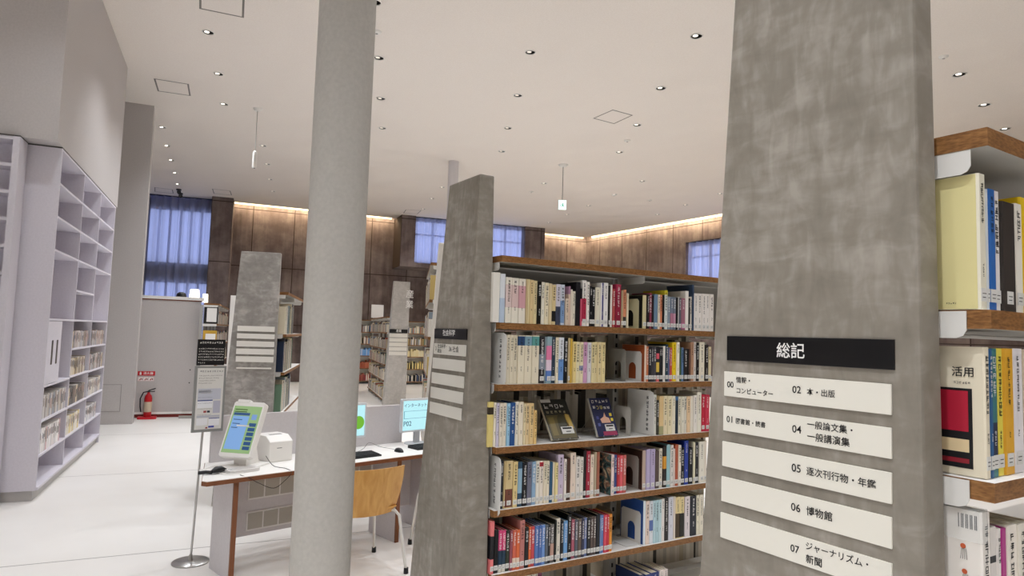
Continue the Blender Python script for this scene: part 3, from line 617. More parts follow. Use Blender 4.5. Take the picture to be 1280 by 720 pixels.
def bookend(x, zb, y, label, h=.165, w=.14, m=None):
    t = thing('bookend', label, 'bookend', (x, y, zb), 0, 'arched steel bookends')
    m = m or M_WHMET; p = MB(); n = 10
    # plate in the YZ plane with an arched opening
    out = [(0, 0), (0, h-.02), (.006, h-.006), (.02, h), (w-.02, h), (w-.006, h-.006), (w, h-.02), (w, 0)]
    a0, a1, ah = w*.28, w*.66, h*.62; c = (a0+a1)/2; rr = (a1-a0)/2
    inn = [(a0, .012)] + [(c-rr*math.cos(PI*k/n), ah-rr+rr*math.sin(PI*k/n)) for k in range(n+1)] + [(a1, .012)]
    # ring built from strips
    L_ = [(0, 0), (a0, 0), (a0, h), (0, h)]; p.prism([(0, 0), (a0, 0), (a0, h-.001), (.012, h-.001), (0, h-.014)], 'x', -.0015, 0, m)
    p.prism([(a1, 0), (w, 0), (w, h-.014), (w-.012, h-.001), (a1, h-.001)], 'x', -.0015, 0, m)
    top = [(c-rr*math.cos(PI*k/n), ah-rr+rr*math.sin(PI*k/n)) for k in range(n+1)]
    for k in range(n): p.prism([top[k], top[k+1], (top[k+1][0], h-.001), (top[k][0], h-.001)], 'x', -.0015, 0, m)
    p.box(-.0015, 0, a0, a1, 0, .012, m)
    p.build('plate', t)
    MB().box(-.10, -.0015, .0, w, .0002, .0016, m).build('foot', t)
    return t
xs = onY(803, 405, YF).x
bookend(onY(803.5, 390, YF).x, MID[1], YF+.03, 'dark steel bookend with arched cut-out, top row beside the buff-spined book', .16, .15, mat('D8D0AC', .5))
bookend(onY(805.5, 440, YF).x, MID[2], YF+.02, 'white steel bookend with arched cut-out against the red-brown cover, second row', .16, .15)
bookend(onY(803.5, 570, YF).x, MID[4], YF+.03, 'grey steel bookend with arched cut-out against the dark brown cover, fourth row', .17, .15, mat('A8A49C', .45))
bookend(onY(804.5, 640, YF).x, MID[5], YF+.02, 'white steel bookend with arched cut-out against the deep blue cover, fifth row', .165, .15)
bookend(onY(787, 440, YF).x+.02, MID[2], YF+.05, 'spare grey steel bookend standing alone by the post, second row', .17, .13, M_GREYMET)
bookend(onY(770, 640, YF).x+.02, MID[5], YF+.05, 'spare grey steel bookend standing alone by the post, fifth row', .19, .13, mat('8A867E', .5))
bookend(onY(792, 515, YF).x, MID[3], YF+.02, 'low grey steel bookend in front of the index divider, third row', .15, .13, mat('C2BEB6', .45))
def display_book(px, zb, label, kind):
    x = onY(px, 540, MIDY+.03).x
    t = thing('book', label, 'book', (x, MIDY+.03, zb+.0095), (math.radians(-36 if kind == 1 else -26), 0, math.radians(-2)), 'books on the middle bookcase')
    w, h, d = (.158, .222, .014) if kind == 1 else (.132, .205, .014)
    cv = MB(); cv.box(0, w, 0, .0016, 0, h, mat('2A2A26' if kind == 1 else '20264E', .35)); cv.box(0, w, d-.0016, d, 0, h, mat('2A2A26' if kind == 1 else '20264E', .35)); cv.box(-.0004, .0016, 0, d, 0, h, mat('DAD6C6' if kind == 1 else 'C8C6BE', .4))
    cv.build('cover', t)
    MB().box(.0018, w-.002, .0018, d-.0018, .002, h-.002, M_PAGES).build('pages', t)
    g = MB(); mt = Matrix.Translation((0, -.0004, 0)) @ MY; mt2 = Matrix.Translation((0, -.0008, 0)) @ MY; rg = random.Random(kind)
    R_ = lambda a, b, c, e, m, q=mt: g.poly([q @ Vector(v) for v in ((a*w, b*h, 0), (c*w, b*h, 0), (c*w, e*h, 0), (a*w, e*h, 0))], m)
    if kind == 1:
        R_(.04, .02, .96, .6, mat('5E5430', .4)); R_(.1, .1, .3, .55, mat('7A6A3A', .4), mt2)
        g.poly([mt2 @ Vector((w*(.5+a), h*b, 0)) for a, b in ((-.12, .12), (.22, .12), (.30, .35), (.2, .6), (.02, .64), (-.08, .5))], mat('3E3A22', .4))
        g.poly([mt2 @ Vector((w*(.75+a), h*b, 0)) for a, b in ((-.04, .3), (.2, .25), (.16, .6), (.02, .62))], mat('B89A4A', .4))
        for k in range(4): glyph(g, mt2, w*(.08+.2*k), h*.76, w*.17, M_WHITE, rg)
        for k in range(5): glyph(g, mt2, w*(.1+.16*k), h*.64, w*.1, mat('C8BE9A', .5), rg)
        R_(.02, .92, .4, 1, M_WHITE)
    else:
        for k in range(5): glyph(g, mt, w*(.08+.175*k), h*.86, w*.14, M_WHITE, rg)
        for k in range(5): glyph(g, mt, w*(.08+.175*k), h*.70, w*.15, mat('E8D870', .5) if k in (1, 2) else M_WHITE, rg)
        g.poly([mt @ Vector((w*(.55+a), h*b, 0)) for a, b in ((-.2, .34), (.24, .34), (.2, .46), (.06, .5), (.03, .62), (-.06, .5), (-.24, .44))], mat('D8A890', .45))
        for bx, by, cc in ((.86, .55, 'E8D040'), (.88, .42, 'E8D040'), (.85, .2, 'D8A030'), (.2, .3, '5A62A0'), (.2, .48, '4A4E90')):
            R_(bx-.06, by-.04, bx+.06, by+.04, mat(cc, .45))
        R_(.3, .02, .96, .12, mat('A03A5A', .45))
    g.build('cover_art', t)
    lb = MB(); lb.box(w*.45, w*.9, -.0016, -.0006, h*.13, h*.3, M_LABEL); lb.box(w*.5, w*.85, -.002, -.0016, h*.24, h*.28, M_INK); lb.box(w*.6, w*.78, -.002, -.0016, h*.17, h*.19, M_INK)
    lb.build('library_label', t)
    st = thing('book_stand', 'clear wire-thin stand propping the %s display book on the third row' % ('black and olive' if kind == 1 else 'navy'), 'stand', (x+.03, MIDY+.02, zb), 0, 'display stands on the third row')
    s_ = MB()
    tn = math.tan(math.radians(36 if kind == 1 else 26)); ms = mat('C8C6C0', .3, 0, 1); yb_ = .036+.12*tn
    for xx in (0, .07): s_.tube([(xx, .002, .014), (xx, .002, .004), (xx, .20, .004), (xx, yb_, .12)], .0018, ms)
    s_.tube([(0, yb_, .12), (.07, yb_, .12)], .0018, ms)
    s_.build('wire_frame', st)
display_book(691, MID[3], 'black and olive picture-covered book propped face out on the third row', 1)
display_book(748, MID[3], 'navy comic-covered book propped face out on the third row near the post', 2)

# ---------------------------------------------------------------- far stuff: books seen from behind, and on far shelves, in one mass
mass = MB(); rm = random.Random(99)
PAL = 'E8E2D4 E2D6B8 D8CCB0 C8C0B4 E8E4DC DAD6D0 8A98A8 2A2A2E 3A3430 6A4A3E A85848 4A5E88 C8B070 7A8A7A B8A890 E6DCC8'.split()
def mass_row(O, rotz, x0, x1, zb, hmax, d, yoff=0, pages=False, gap=.03, pal=PAL):
    c, s = math.cos(rotz), math.sin(rotz); x = x0
    while x < x1-.012:
        w = min(rm.uniform(.012, .034), x1-x); h = min(hmax, rm.choice((.19, .21, .22, .235, .25) if pages else (.182, .19, .19, .205, .215, .25)))*rm.uniform(.95, 1.0); dd = d*rm.uniform(.85, 1)
        if rm.random() < (0 if pages else gap): x += rm.uniform(.01, .06); continue
        if pages: y0, y1 = yoff, yoff+dd
        else: y0, y1 = yoff, yoff+dd
        P = [(O[0]+c*a-s*b_, O[1]+s*a+c*b_) for a, b_ in ((x, y0), (x+w, y0), (x+w, y1), (x, y1))]
        m = (mat(rm.choice(('C6BEAE', 'B9B2A4', 'D2CABA', 'A8A194', 'C0B8A8', 'D8D2C4', '3A342E', 'B4A890', 'CFC8BC')), .8) if pages else mat(rm.choice(pal), .45))
        mass.hexa([(p[0], p[1], zb) for p in P] + [(p[0], p[1], zb+h) for p in P], m, M_PAGES)
        x += w+.0008
# back side of the middle bookcase (fore-edges seen through the shelving)
yb0 = MIDY + 2*(MIDD+.03) - .16
for r, z in enumerate(MID[1:7]):
    for k in range(2):
        if r: mass_row((MIDX, yb0), 0, .03+k*.913, .88+k*.913, z, .255 if r == 1 else .24, .145, pages=True)

# ---------------------------------------------------------------- pylons
def pylon(label, base, top, z1, m=M_PYLON, group='concrete sign pylons'):
    """base/top: four plan corners (x,y), ccw; returns the root empty at the foot"""
    cx = sum(p[0] for p in base)/4; cy = sum(p[1] for p in base)/4
    t = thing('sign_pylon', label, 'sign pylon', (cx, cy, 0), 0, group)
    MB().hexa([(p[0]-cx, p[1]-cy, 0) for p in base] + [(p[0]-cx, p[1]-cy, z1) for p in top], m).build('slab', t, bevel=.006)
    return t
# near pylon
NPZ = 2.46
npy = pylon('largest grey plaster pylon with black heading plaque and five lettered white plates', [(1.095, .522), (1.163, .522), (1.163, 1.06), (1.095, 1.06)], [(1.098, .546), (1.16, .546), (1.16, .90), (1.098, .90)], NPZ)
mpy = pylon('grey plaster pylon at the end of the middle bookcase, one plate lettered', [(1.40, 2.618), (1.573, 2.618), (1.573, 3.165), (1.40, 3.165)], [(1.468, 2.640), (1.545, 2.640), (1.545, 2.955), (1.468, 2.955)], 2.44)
def plaque(p, name, xf, y0, y1, z0, z1, m, texts=(), lab=None, th=.004, ink=M_INK, face=None):
    """plate on the -X face of pylon p; texts: (body, x frac, y frac, width frac)"""
    o = MB().box(xf-th, xf, y1, y0, z0, z1, m).build(name, p, (-p.location.x, -p.location.y, 0), bevel=.0008)
    if lab: o['label'] = lab
    if texts:
        g = MB(); w = y0-y1; h = z1-z0
        mt = Matrix.Translation((xf-th-.0006, y0, z0)) @ MX
        for tx in texts:
            put_text(g, tx[0], mt, tx[1]*w, tx[2]*h, tx[3]*w, ink)
        g.build('lettering', o)
    return o
def face_x(p0, p1, zt, z): return p0+(p1-p0)*z/zt
q = lambda px, py: onX(px, py, 1.096)
xf = 1.0955
yl, yr = q(909.5, 435).y, q(1118.5, 440).y
zt = (q(910, 420).z+q(1119, 424.4).z)/2; zb_ = (q(909, 450).z+q(1118, 463).z)/2
plaque(npy, 'heading_plaque', xf+.002, yl, yr, zb_, zt, mat('0E0D0F', .35), [('総記', .35, .22, .175)], 'black heading plaque with two white characters', ink=M_WHITE)
tops_ = [(q(906, 464).z+q(1115, 480.4).z)/2, (q(905.1, 506.7).z+q(1115.5, 535.5).z)/2, (q(903.7, 550.5).z+q(1114.6, 591.8).z)/2, (q(902, 593.7).z+q(1113.2, 647.5).z)/2, (q(900, 638.7).z+q(1112.5, 704.5).z)/2]
hh = (q(906, 464).z-q(905.5, 494.4).z)
TX = [[('00', .025, .36, .048), ('情報・', .09, .58, .10), ('コンピューター', .095, .17, .25), ('02', .468, .40, .052), ('本・出版', .555, .37, .16)],
      [('01', .028, .36, .042), ('図書館・読書', .095, .36, .205), ('04', .47, .36, .055), ('一般論文集・', .56, .60, .25), ('一般講演集', .56, .16, .235)],
      [('05', .47, .38, .055), ('逐次刊行物・年鑑', .558, .36, .37)],
      [('06', .47, .38, .055), ('博物館', .56, .36, .145)],
      [('07', .47, .36, .052), ('ジャーナリズム・', .56, .60, .33), ('新聞', .56, .14, .09)]]
for z, tx in zip(tops_, TX):
    yo = (z-tops_[0])*-.012
    plaque(npy, 'name_plate', xf+.002, q(906, 480).y+yo*2, q(1115, 500).y+yo*.5, z-hh, z, mat('E4E0D4', .4), tx)
# middle pylon plates
qm = lambda px, py, xx: onX(px, py, xx)
fx = lambda z: face_x(1.40, 1.468, 2.44, z)
def mplate(tl, tr, bl, brr, m, name, texts=(), ink=M_INK):
    z = 1.6; xx = fx(z)
    for _ in range(3):
        z1 = (qm(*tl, xx).z+qm(*tr, xx).z)/2; z0 = (qm(*bl, xx).z+qm(*brr, xx).z)/2; xx = fx((z0+z1)/2)-.001
    yl = (qm(*tl, xx).y+qm(*bl, xx).y)/2; yr = (qm(*tr, xx).y+qm(*brr, xx).y)/2
    plaque(mpy, name, xx-.001, yl, yr, z0, z1, m, texts, ink=ink, th=.005)
mplate((544.6, 410.8), (585, 411.3), (544, 423.3), (584.2, 424.6), mat('0E0D0F', .35), 'heading_plaque', [('社会科学', .28, .3, .38)], M_WHITE)
MT = [[('3', .06, .35, .03), ('社会科学・', .13, .58, .30), ('政治', .13, .12, .13), ('36 社会', .5, .3, .3)], (), (), (), ()]
for k, (a1, b1, c1, d1) in enumerate((((544, 429), (583.8, 431.5), (543.3, 442), (583, 446)), ((542.2, 446.7), (582.5, 451), (541.8, 460), (581.7, 465.5)), ((541, 465), (581, 471), (540.5, 478.5), (580.5, 485.5)), ((540, 483), (580, 491), (539, 496.5), (579, 505.5)), ((538.8, 501.7), (578, 510.8), (538, 515), (577.3, 526)))):
    mplate(a1, b1, c1, d1, mat('D6D2C8', .4), 'name_plate', MT[k])

# generic pylon facing a direction: local x to the right along the face, y into depth
def face_pylon(label, loc, rotz, wt, wb, z1, th, m, nplates, zp, hp, pitch, px0, px1, head=None, headz=None, vert=None, name='sign_pylon'):
    t = thing(name, label, 'sign pylon', loc, rotz, 'concrete sign pylons')
    MB().hexa([(-wb, 0, 0), (0, 0, 0), (0, th*1.5, 0), (-wb, th*1.5, 0), (-wt, .02, z1), (0, .02, z1), (0, th, z1), (-wt, th, z1)], m).build('slab', t, bevel=.005)
    for k in range(nplates):
        z = zp-k*pitch
        MB().box(px0, px1, -.006, .02, z-hp, z, mat('E0DCD2', .4)).build('name_plate', t)
    if headz:
        o = MB().box(px0, px1, -.006, .02, headz-hp, headz, mat('141315', .4)).build('heading_plaque', t)
        if head:
            g = MB(); put_text(g, head, Matrix.Translation((px0+(px1-px0)*.35, -.0068, headz-hp*.8)) @ MY, 0, 0, (px1-px0)*.3, M_WHITE); g.build('lettering', o)
    if vert:
        g = MB()
        for k, ch in enumerate(vert[0]): put_text(g, ch, Matrix.Translation((vert[1], .008, vert[2]-k*vert[3]*1.25)) @ MY, 0, 0, vert[3], M_WHITE)
        o = g.build('lettering', t); o['label'] = 'two white characters one above the other'
    return t
# B
fB = math.radians(-19)
tB = face_pylon('grey plaster pylon with blank white plates behind the touchscreen, before the tall curtain', (1.525, 6.73, 0), fB, .37, .50, 2.44, .09, M_PYLON_LIT, 5, 0, 0, 0, 0, 0)
for ch in list(tB.children):
    if ch.name.startswith('name_plate'): bpy.data.objects.remove(ch)
Rb = Matrix.Rotation(-fB, 2); 
def locB(px, py):
    aa = (1.525, 6.73); bb = (1.525+math.cos(fB), 6.73+math.sin(fB)); p = onL(px, py, aa, bb); v = Vector((p.x-1.525, p.y-6.73)); v.rotate(Rb); return v.x, p.z
for l, t_, r, b_ in ((297, 407, 343, 415), (296.5, 416.5, 343, 424), (296, 426, 342.5, 434), (295.5, 435.5, 342, 443.5), (295, 445, 341.5, 453), (295.5, 459, 339, 461.5)):
    x0, z1 = locB(l, t_); x1, z0 = locB(r, b_ )
    MB().box(x0, x1, -.006, .015, z0, z1, mat('F2EFE8', .4)).build('name_plate', tB)
# B shelf (oversize books), open towards the right
BA = math.radians(90-19.5); OB = (1.648, 6.85)
def locdir(O, ang, x, y): return (O[0]+math.cos(ang)*x-math.sin(ang)*y, O[1]+math.sin(ang)*x+math.cos(ang)*y)
topsB = [2.065, 1.64, 1.26, .86, .46, .08]
bookcase('bookcase', 'bookcase of oversize volumes running back from the plate-covered grey pylon', 'double-sided bookcases', (OB[0], OB[1], 0), BA, 2, .9, topsB, .28, both=False)
def shelf_books(O, ang, x0, x1, zb, hr, d, group, labf, seed, pal=PAL, parts=False, wr=(.018, .04), first=None, title=True, call=False, gap=0, name=None):
    rg = random.Random(seed); x = x0; n = 1
    while x < x1-.015:
        w = rg.uniform(*wr); h = rg.uniform(*hr); c = rg.choice(pal)
        if first and n == 1: c, w = first
        if x+w > x1: break
        p = locdir(O, ang, x, .02)
        make_book((p[0], p[1], zb), ang, w, h, d*rg.uniform(.85, 1), c, labf(n, cname(c)), group, ('k' if int(c[:2], 16) > 120 else 'w') if title else None, (), call, 0, rg, parts)
        x += w+.001+(rg.uniform(0, gap) if gap else 0); n += 1
PB = 'E6DCC4 1E1E22 2E5A3A C8B890 8A9AA8 22304A 5A5E6A D8CFC0 B0A894 3A3A40 E2D8C0'.split()
for tr, z in enumerate(topsB[1:4]):
    shelf_books(OB, BA, .02, .88, z, (.27, .34) if tr else (.26, .33), .22, 'oversize books behind the white column', lambda n, c, tr=tr: '%s oversize book, %s from the grey pylon, %s shelf beside the white column' % (c, ORD[n-1], TIER[tr+1]), 50+tr, PB, True, (.022, .05), [('E6DCC4', .05), ('22304A', .05), ('7A9A80', .05)][tr])
# white end panel just beyond B
p = onZ(290, 395, 1.9)
t = thing('notice_stand', 'narrow white upright board peeping past the plate-covered grey pylon', 'board', (2.42, 14.1, 0), math.radians(-12))
MB().box(-.14, .10, 0, .03, .03, 2.32, M_WHITE).build('board', t); MB().box(-.2, .16, -.12, .15, 0, .03, M_GREYMET).build('foot', t)

# D shelf beyond the low wall
DA = math.radians(90-12); OD = (1.985, 13.42); topsD = [2.12, 1.74, 1.36, .98, .60, .10]
bookcase('bookcase', 'bookcase with face-out albums at its end, beside the low white wall', 'double-sided bookcases', (OD[0], OD[1], 0), DA, 4, .9, topsD, .27, both=False)
for z in topsD[1:4]: mass_row(OD, DA, .06, 3.5, z, .3, .2, .02)
for k, (z, c, pl) in enumerate(((1.745, '1C1A18', 'white album in black surround'), (1.365, 'C09A3A', 'gold-edged album'))):
    p = locdir(OD, DA, .015, .255)
    t = thing('album', pl + ' facing out at the bookcase end beside the low wall', 'book', (p[0], p[1], z), DA-PI/2, 'face-out albums')
    MB().box(0, .235, 0, .03, 0, .33 if k == 0 else .25, mat(c, .4)).build('cover', t); MB().box(.045, .215, -.003, 0, .03, .29 if k == 0 else .19, M_WHITE).build('title_panel', t)

# C pylon and its shelf (open towards the left)
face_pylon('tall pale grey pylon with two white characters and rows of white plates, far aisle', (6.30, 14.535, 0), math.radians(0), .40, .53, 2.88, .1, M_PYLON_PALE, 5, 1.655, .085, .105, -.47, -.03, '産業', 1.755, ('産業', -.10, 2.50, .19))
CA = math.radians(-90-14.3); Cn = (5.835, 14.80); CL = 3.6
OC = (Cn[0]+math.sin(math.radians(14.3))*CL, Cn[1]+math.cos(math.radians(14.3))*CL); topsC = [2.05, 1.68, 1.30, .93, .56, .12]
bookcase('bookcase', 'bookcase running back from the tall pale pylon, seen down the far aisle', 'double-sided bookcases', (OC[0], OC[1], 0), CA, 4, .9, topsC, .25, both=False)
for z in topsC[1:]: mass_row(OC, CA, .03, 3.57, z, .27, .2, .02)
t = thing('notice_board', 'small white notice board standing on top of the far aisle bookcase', 'notice', (OC[0]-.14, OC[1]-.92, 2.05), math.radians(-4))
MB().box(-.17, .17, 0, .02, .01, .37, M_WHITE).build('board', t); MB().box(-.1, .1, -.04, .08, 0, .01, M_GREYMET).build('foot', t)
# C2, C3 against the far wall
def wall_shelf(label, x0, x1, y, tops, seed, cols):
    t = thing('bookcase', label, 'bookcase', (x0, y, 0), math.radians(-5), 'double-sided bookcases'); w = x1-x0
    MB().box(0, w, .24, .26, 0, tops[0], M_WHMET).build('back_panel', t)
    for x in (0, w-.02): MB().box(x, x+.02, 0, .24, 0, tops[0]-.03, M_GREYMET).build('upright', t)
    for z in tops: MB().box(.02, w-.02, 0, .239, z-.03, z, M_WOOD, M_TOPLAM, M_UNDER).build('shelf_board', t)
    for k, z in enumerate(tops[1:]):
        mass_row((x0, y), math.radians(-5), .03, w-.03, z, .26, .2, .02, pal=cols[k] if cols else PAL)
wall_shelf('bookcase against the far concrete wall, glimpsed right beside the white column', 6.75, 7.72, 20.72, [2.05, 1.66, 1.28, .90, .50, .10], 1, [PAL, PAL, ['6AA0DC', 'E8E4DC', '7AAAE0'], ['A8563A', 'B8684A', '9C4A34'], ['E8E0D4', 'A85848', '8A3A3A'], ['E8D8B8', 'E2CFA8']])
wall_shelf('bookcase against the far concrete wall, glimpsed past the tall pale pylon', 8.35, 9.35, 20.10, [2.05, 1.66, 1.28, .90, .50, .10], 2, [PAL, PAL, ['E8DCB0', 'E6D49A', 'EAE2C4'], ['E8D080', '2A2A2A', 'EAD89A'], ['3A4A70', '1E1E22', 'DCD6C8'], PAL])
o = thing('wood_panel', 'brown wooden end panel standing past the tall pale pylon', 'panel', (9.39, 20.05, 0), math.radians(-5)); MB().box(0, .35, 0, .3, 0, 2.2, mat('7A655C', .6)).build('board', o)
# E pylon and shelf
face_pylon('pale pylon edge showing just behind the middle pylon, white books beside it', (3.12, 5.60, 0), math.radians(-22), .38, .49, 2.57, .09, mat('DAD6CE', .6), 0, 0, 0, 0, 0, 0)
EA = math.radians(-90-23.6); En = (2.80, 5.98); EL = 1.82
OE = (En[0]+math.sin(math.radians(23.6))*EL, En[1]+math.cos(math.radians(23.6))*EL); topsE = [2.40, 2.03, 1.66, 1.28, .90, .52, .10]
bookcase('bookcase', 'bookcase of pale books seen almost edge-on behind the middle pylon', 'double-sided bookcases', (OE[0], OE[1], 0), EA, 2, .9, topsE, .25, both=False)
for z in topsE[1:]: mass_row(OE, EA, .03, 1.8, z, .3, .22, .0)
o = mass.build('books'); tag(o, 'masses of books on far shelves and fore-edges behind the middle rows', 'books', None, 'stuff')

# ---------------------------------------------------------------- left built-in disc shelving
LS = thing('display_shelving', 'tall white built-in shelving holding rows of discs along the white wall', 'shelving', (A.x, A.y, 0), AR)
D_ = .40; TZ = 3.385; sx = [0.02, 1.175, 2.29, 3.47]
m = MB(); m.box(0, .02, 0, D_, .10, TZ, M_SHW); m.build('side_panel', LS)
m = MB(); m.box(3.47, 3.49, 0, D_, .0, TZ, M_SHW); m.build('side_panel', LS)
for x in sx[1:3]: MB().box(x-.01, x+.01, .004, D_-.012, .12, TZ-.02, M_SHW).build('divider', LS)
MB().box(.02, 3.47, D_-.012, D_, .10, TZ, M_SHW).build('back_panel', LS)
MB().box(.02, 3.47, 0, D_, TZ-.02, TZ, M_SHW).build('top_panel', LS)
MB().box(0.0, 3.49, -.0, D_, TZ, TZ+.012, mat('4A4644', .6)).build('cap', LS)
MB().box(.03, 3.47, .03, D_, 0, .10, mat('B8B5B2', .5)).build('plinth', LS)
MB().box(.02, 3.47, -.012, D_-.012, .10, .125, M_SHW).build('bottom_board', LS)
ZC = [[3.05, 2.725, 2.40, 1.725, 1.08, .75, .42], [3.05, 2.725, 2.40, 2.06, 1.725, 1.40, 1.09, .75, .42], [3.08, 2.73, 2.40, 2.04, 1.725, 1.40, 1.08, .75, .42]]
ZC[2] = [3.05, 2.725, 2.40, 1.725, 1.40, 1.08, .75, .42]
for c in range(3):
    for z in ZC[c]: MB().box(sx[c]+(.0 if c == 0 else .01), sx[c+1]-(.01 if c < 2 else 0), .002, D_-.012, z-.02, z, M_SHW).build('shelf_board', LS)
pn = MB().box(.03, .62, .006, .024, 1.085, 1.70, M_SHW).build('slotted_panel', LS); pn['label'] = 'white panel with two dark upright slots'
for x in (.225, .43): MB().box(x, x+.055, .003, .0062, 1.27, 1.51, mat('4A4038', .5)).build('slot', pn)
PC = 'D8D4D2 B8B4B4 A89C94 8A8078 C8C0B4 9098A4 B8A0A0 6A6A72 A09078 D4D0CE 4A4644 C0A860 7A6A5A'.split()
def discs(c, z, x0, x1, h, seed, pal, row, col):
    rg = random.Random(seed); x = x0; n = 1
    while x < x1:
        w = rg.choice((.026, .03, .034, .04, .052)); hh_ = h*rg.uniform(.93, 1); cc = rg.choice(pal)
        if x+w > x1: break
        p = locdir((A.x, A.y), AR, x, .02); d = .14
        mb = MB(); t = .002
        mb.box(0, w, 0, d, 0, hh_, mat(cc, .3), mat('D6D2CA', .4)); mb.box(w*.18, w*.82, -.0006, 0, hh_*rg.uniform(.3, .6), hh_*rg.uniform(.7, .95), mat(rg.choice(('C8C0BC', '3A3836', '7A6A62', 'B89A90', '5A6478', '8A7A68')), .4))
        o = mb.build('disc_case', None, (p[0], p[1], z+.0002), AR)
        tag(o, '%s disc case, %s from the near end, %s row in %s white shelving column' % (cname(cc), ORD[n-1], row, col), 'disc case', 'disc cases on the white shelving')
        x += w+.0015; n += 1
discs(0, .75, .06, 1.14, .235, 1, PC[:6]+PC[9:10], 'upper', 'nearest')
discs(0, .42, .05, .98, .24, 2, ['E8E4E0', 'E4E0DE', 'D8D0CC', 'C89A9A', 'E6E2E2', 'B8B4B4'], 'lower', 'nearest')
discs(1, 1.40, 1.20, 2.26, .20, 3, PC, 'topmost', 'middle')
discs(1, 1.09, 1.20, 2.15, .20, 4, ['B8A080', '8A7A60', 'E2DACA', '6A5A48', 'C8B070', 'D8D4D0'], 'second', 'middle')
discs(1, .75, 1.20, 2.22, .21, 5, ['6A6460', '4A4644', '8A8078', 'D8C8A8', '5A5450'], 'third', 'middle')
discs(1, .42, 1.24, 2.05, .22, 6, ['E2D8B8', 'D8C070', 'C8C0B0', 'E8E4DC'], 'lowest', 'middle')
discs(2, 1.40, 2.32, 3.42, .20, 7, PC, 'topmost', 'furthest')
discs(2, 1.08, 2.32, 3.40, .21, 8, PC, 'second', 'furthest')
discs(2, .75, 2.32, 3.42, .21, 9, ['D8D4D0', 'A0A4AC', '8A7A70', 'C8C4C4', 'E2DACA'], 'third', 'furthest')
discs(2, .42, 2.32, 3.20, .20, 10, ['D8D8DC', 'B8BCC4', 'E8E4E0', '9A9AA0'], 'lowest', 'furthest')
p = locdir((A.x, A.y), AR, 2.36, .03)
o = MB().box(0, .05, 0, .14, 0, .20, mat('2A4A8A', .4), mat('D6D2CA', .4)).build('disc_case', None, (p[0], p[1], .1255), AR); tag(o, 'blue disc case alone on the bottom board of the white shelving', 'disc case', 'disc cases on the white shelving')
# camera-facing white shelf beside it
F0 = Vector((-.672, 7.52)); 
t = thing('display_shelving', 'empty white shelving unit facing the viewer beside the disc shelving', 'shelving', (F0.x, F0.y, 0), AR-PI/2)
MB().box(-.055, 0, 0, .25, 0, 3.385, M_SHW).build('side_panel', t); MB().box(-1.4, -1.345, 0, .25, 0, 3.385, M_SHW).build('side_panel', t)
MB().box(-1.345, -.055, .23, .25, 0, 3.385, M_SHW).build('back_panel', t)
for z in [3.385-.25*k for k in range(14)] : MB().box(-1.345, -.055, .005, .23, z-.03, z, M_SHW).build('shelf_board', t)
MB().box(-1.4, 0, 0, .25, 3.385, 3.397, mat('4A4644', .6)).build('cap', t)

# ---------------------------------------------------------------- desk
OX, OY = .672, 4.745; dang = math.atan2(.213, .977)
DK = thing('computer_desk', 'long white computer desk with brown edges and a low back screen', 'desk', (OX, OY, 0), dang)
def dl(u, v, z=0): p = locdir((OX, OY), dang, u, v); return (p[0], p[1], z)
DZ = .69
pt = [(.02, 0), (1.97, .0), (1.99, .64), (.235, .64), (.0, .04)]
tp = MB(); tp.prism(pt, 'z', DZ-.032, DZ-.004, mat('7A4A2C', .45)); tp.prism([(.023, .003), (1.967, .003), (1.967, .637), (.239, .637), (.004, .042)], 'z', DZ-.004, DZ, M_WHITE)
tp.build('tabletop', DK)
for x, vb in ((.215, .385), (1.545, .43)):
    s_ = MB(); s_.box(x, x+.03, .05, vb, 0, DZ-.033, M_LAM); s_.box(x-.001, x+.031, .035, .05, 0, DZ-.033, mat('7A4A2C', .45)); s_.build('leg_panel', DK)
mp_ = MB().box(.246, 1.544, .40, .42, .17, DZ-.033, M_LAM).build('modesty_panel', DK)
MB().box(1.576, 1.96, .40, .42, .17, DZ-.033, M_LAM).build('modesty_panel', DK)
for z0, z1 in ((.44, .565), (.215, .33)):
    for xv in (.48, 1.05):
        v_ = MB(); v_.box(xv-.012, xv+.49, .394, .4, z0-.012, z1+.012, mat('E4E2E0', .5))
        for k in range(4): v_.box(xv+k*.12, xv+.108+k*.12, .391, .394, z0, z1, mat('B4B0A6', .6))
        v_.build('vent_grille', mp_)
MB().box(.26, 1.97, .60, .63, DZ, 1.03, M_LAM).build('back_screen', DK)
MB().box(1.94, 1.97, .05, .60, 0, DZ-.033, M_LAM).build('leg_panel', DK)

# kiosk
KX = thing('touchscreen_terminal', 'tilted white touchscreen terminal with green and blue display on the desk corner', 'screen', dl(.325, .30, DZ), dang+math.radians(-56))
def rc(w, h, r=.012): return [(-w/2+r, 0), (w/2-r, 0), (w/2, r), (w/2, h-r), (w/2-r, h), (-w/2+r, h), (-w/2, h-r), (-w/2, r)]
kt = math.radians(-24)
hd = MB(); hd.prism(rc(.25, .41), 'y', 0, .055, M_WHITE); hd.box(-.10, -.0, -.003, .04, .40, .425, M_WHITE)
head = hd.build('housing', KX, (0, -.03, .085), (kt, 0, 0), bevel=.004)
sc = MB(); E = lambda h, e=.9: mat(h, .3, .8)
def sq(a, b, c, d_, m, y=-.001): sc.poly([(a, y, b), (c, y, b), (c, y, d_), (a, y, d_)], m)
sq(-.112, .03, .112, .375, E('9FC086')); sq(-.100, .055, .03, .30, E('8CB6EC'), -.0014); sq(-.100, .305, .03, .325, E('3A5A88', .6), -.0014)
for k in range(6): sq(.045, .055+k*.034, .085+.016, .081+k*.034, E('35598A', .7), -.0014)
sq(.05, .275, .09, .315, E('86A8E0'), -.0014)
for k in range(3): sq(-.09, .27-k*.03, -.02-k*.01, .276-k*.03, E('3A5A88', .6), -.0018)
for k in range(2): sq(-.1, .345-k*.016, .0, .352-k*.016, E('3E5A2A', .5), -.0014)
sc.build('screen', head)
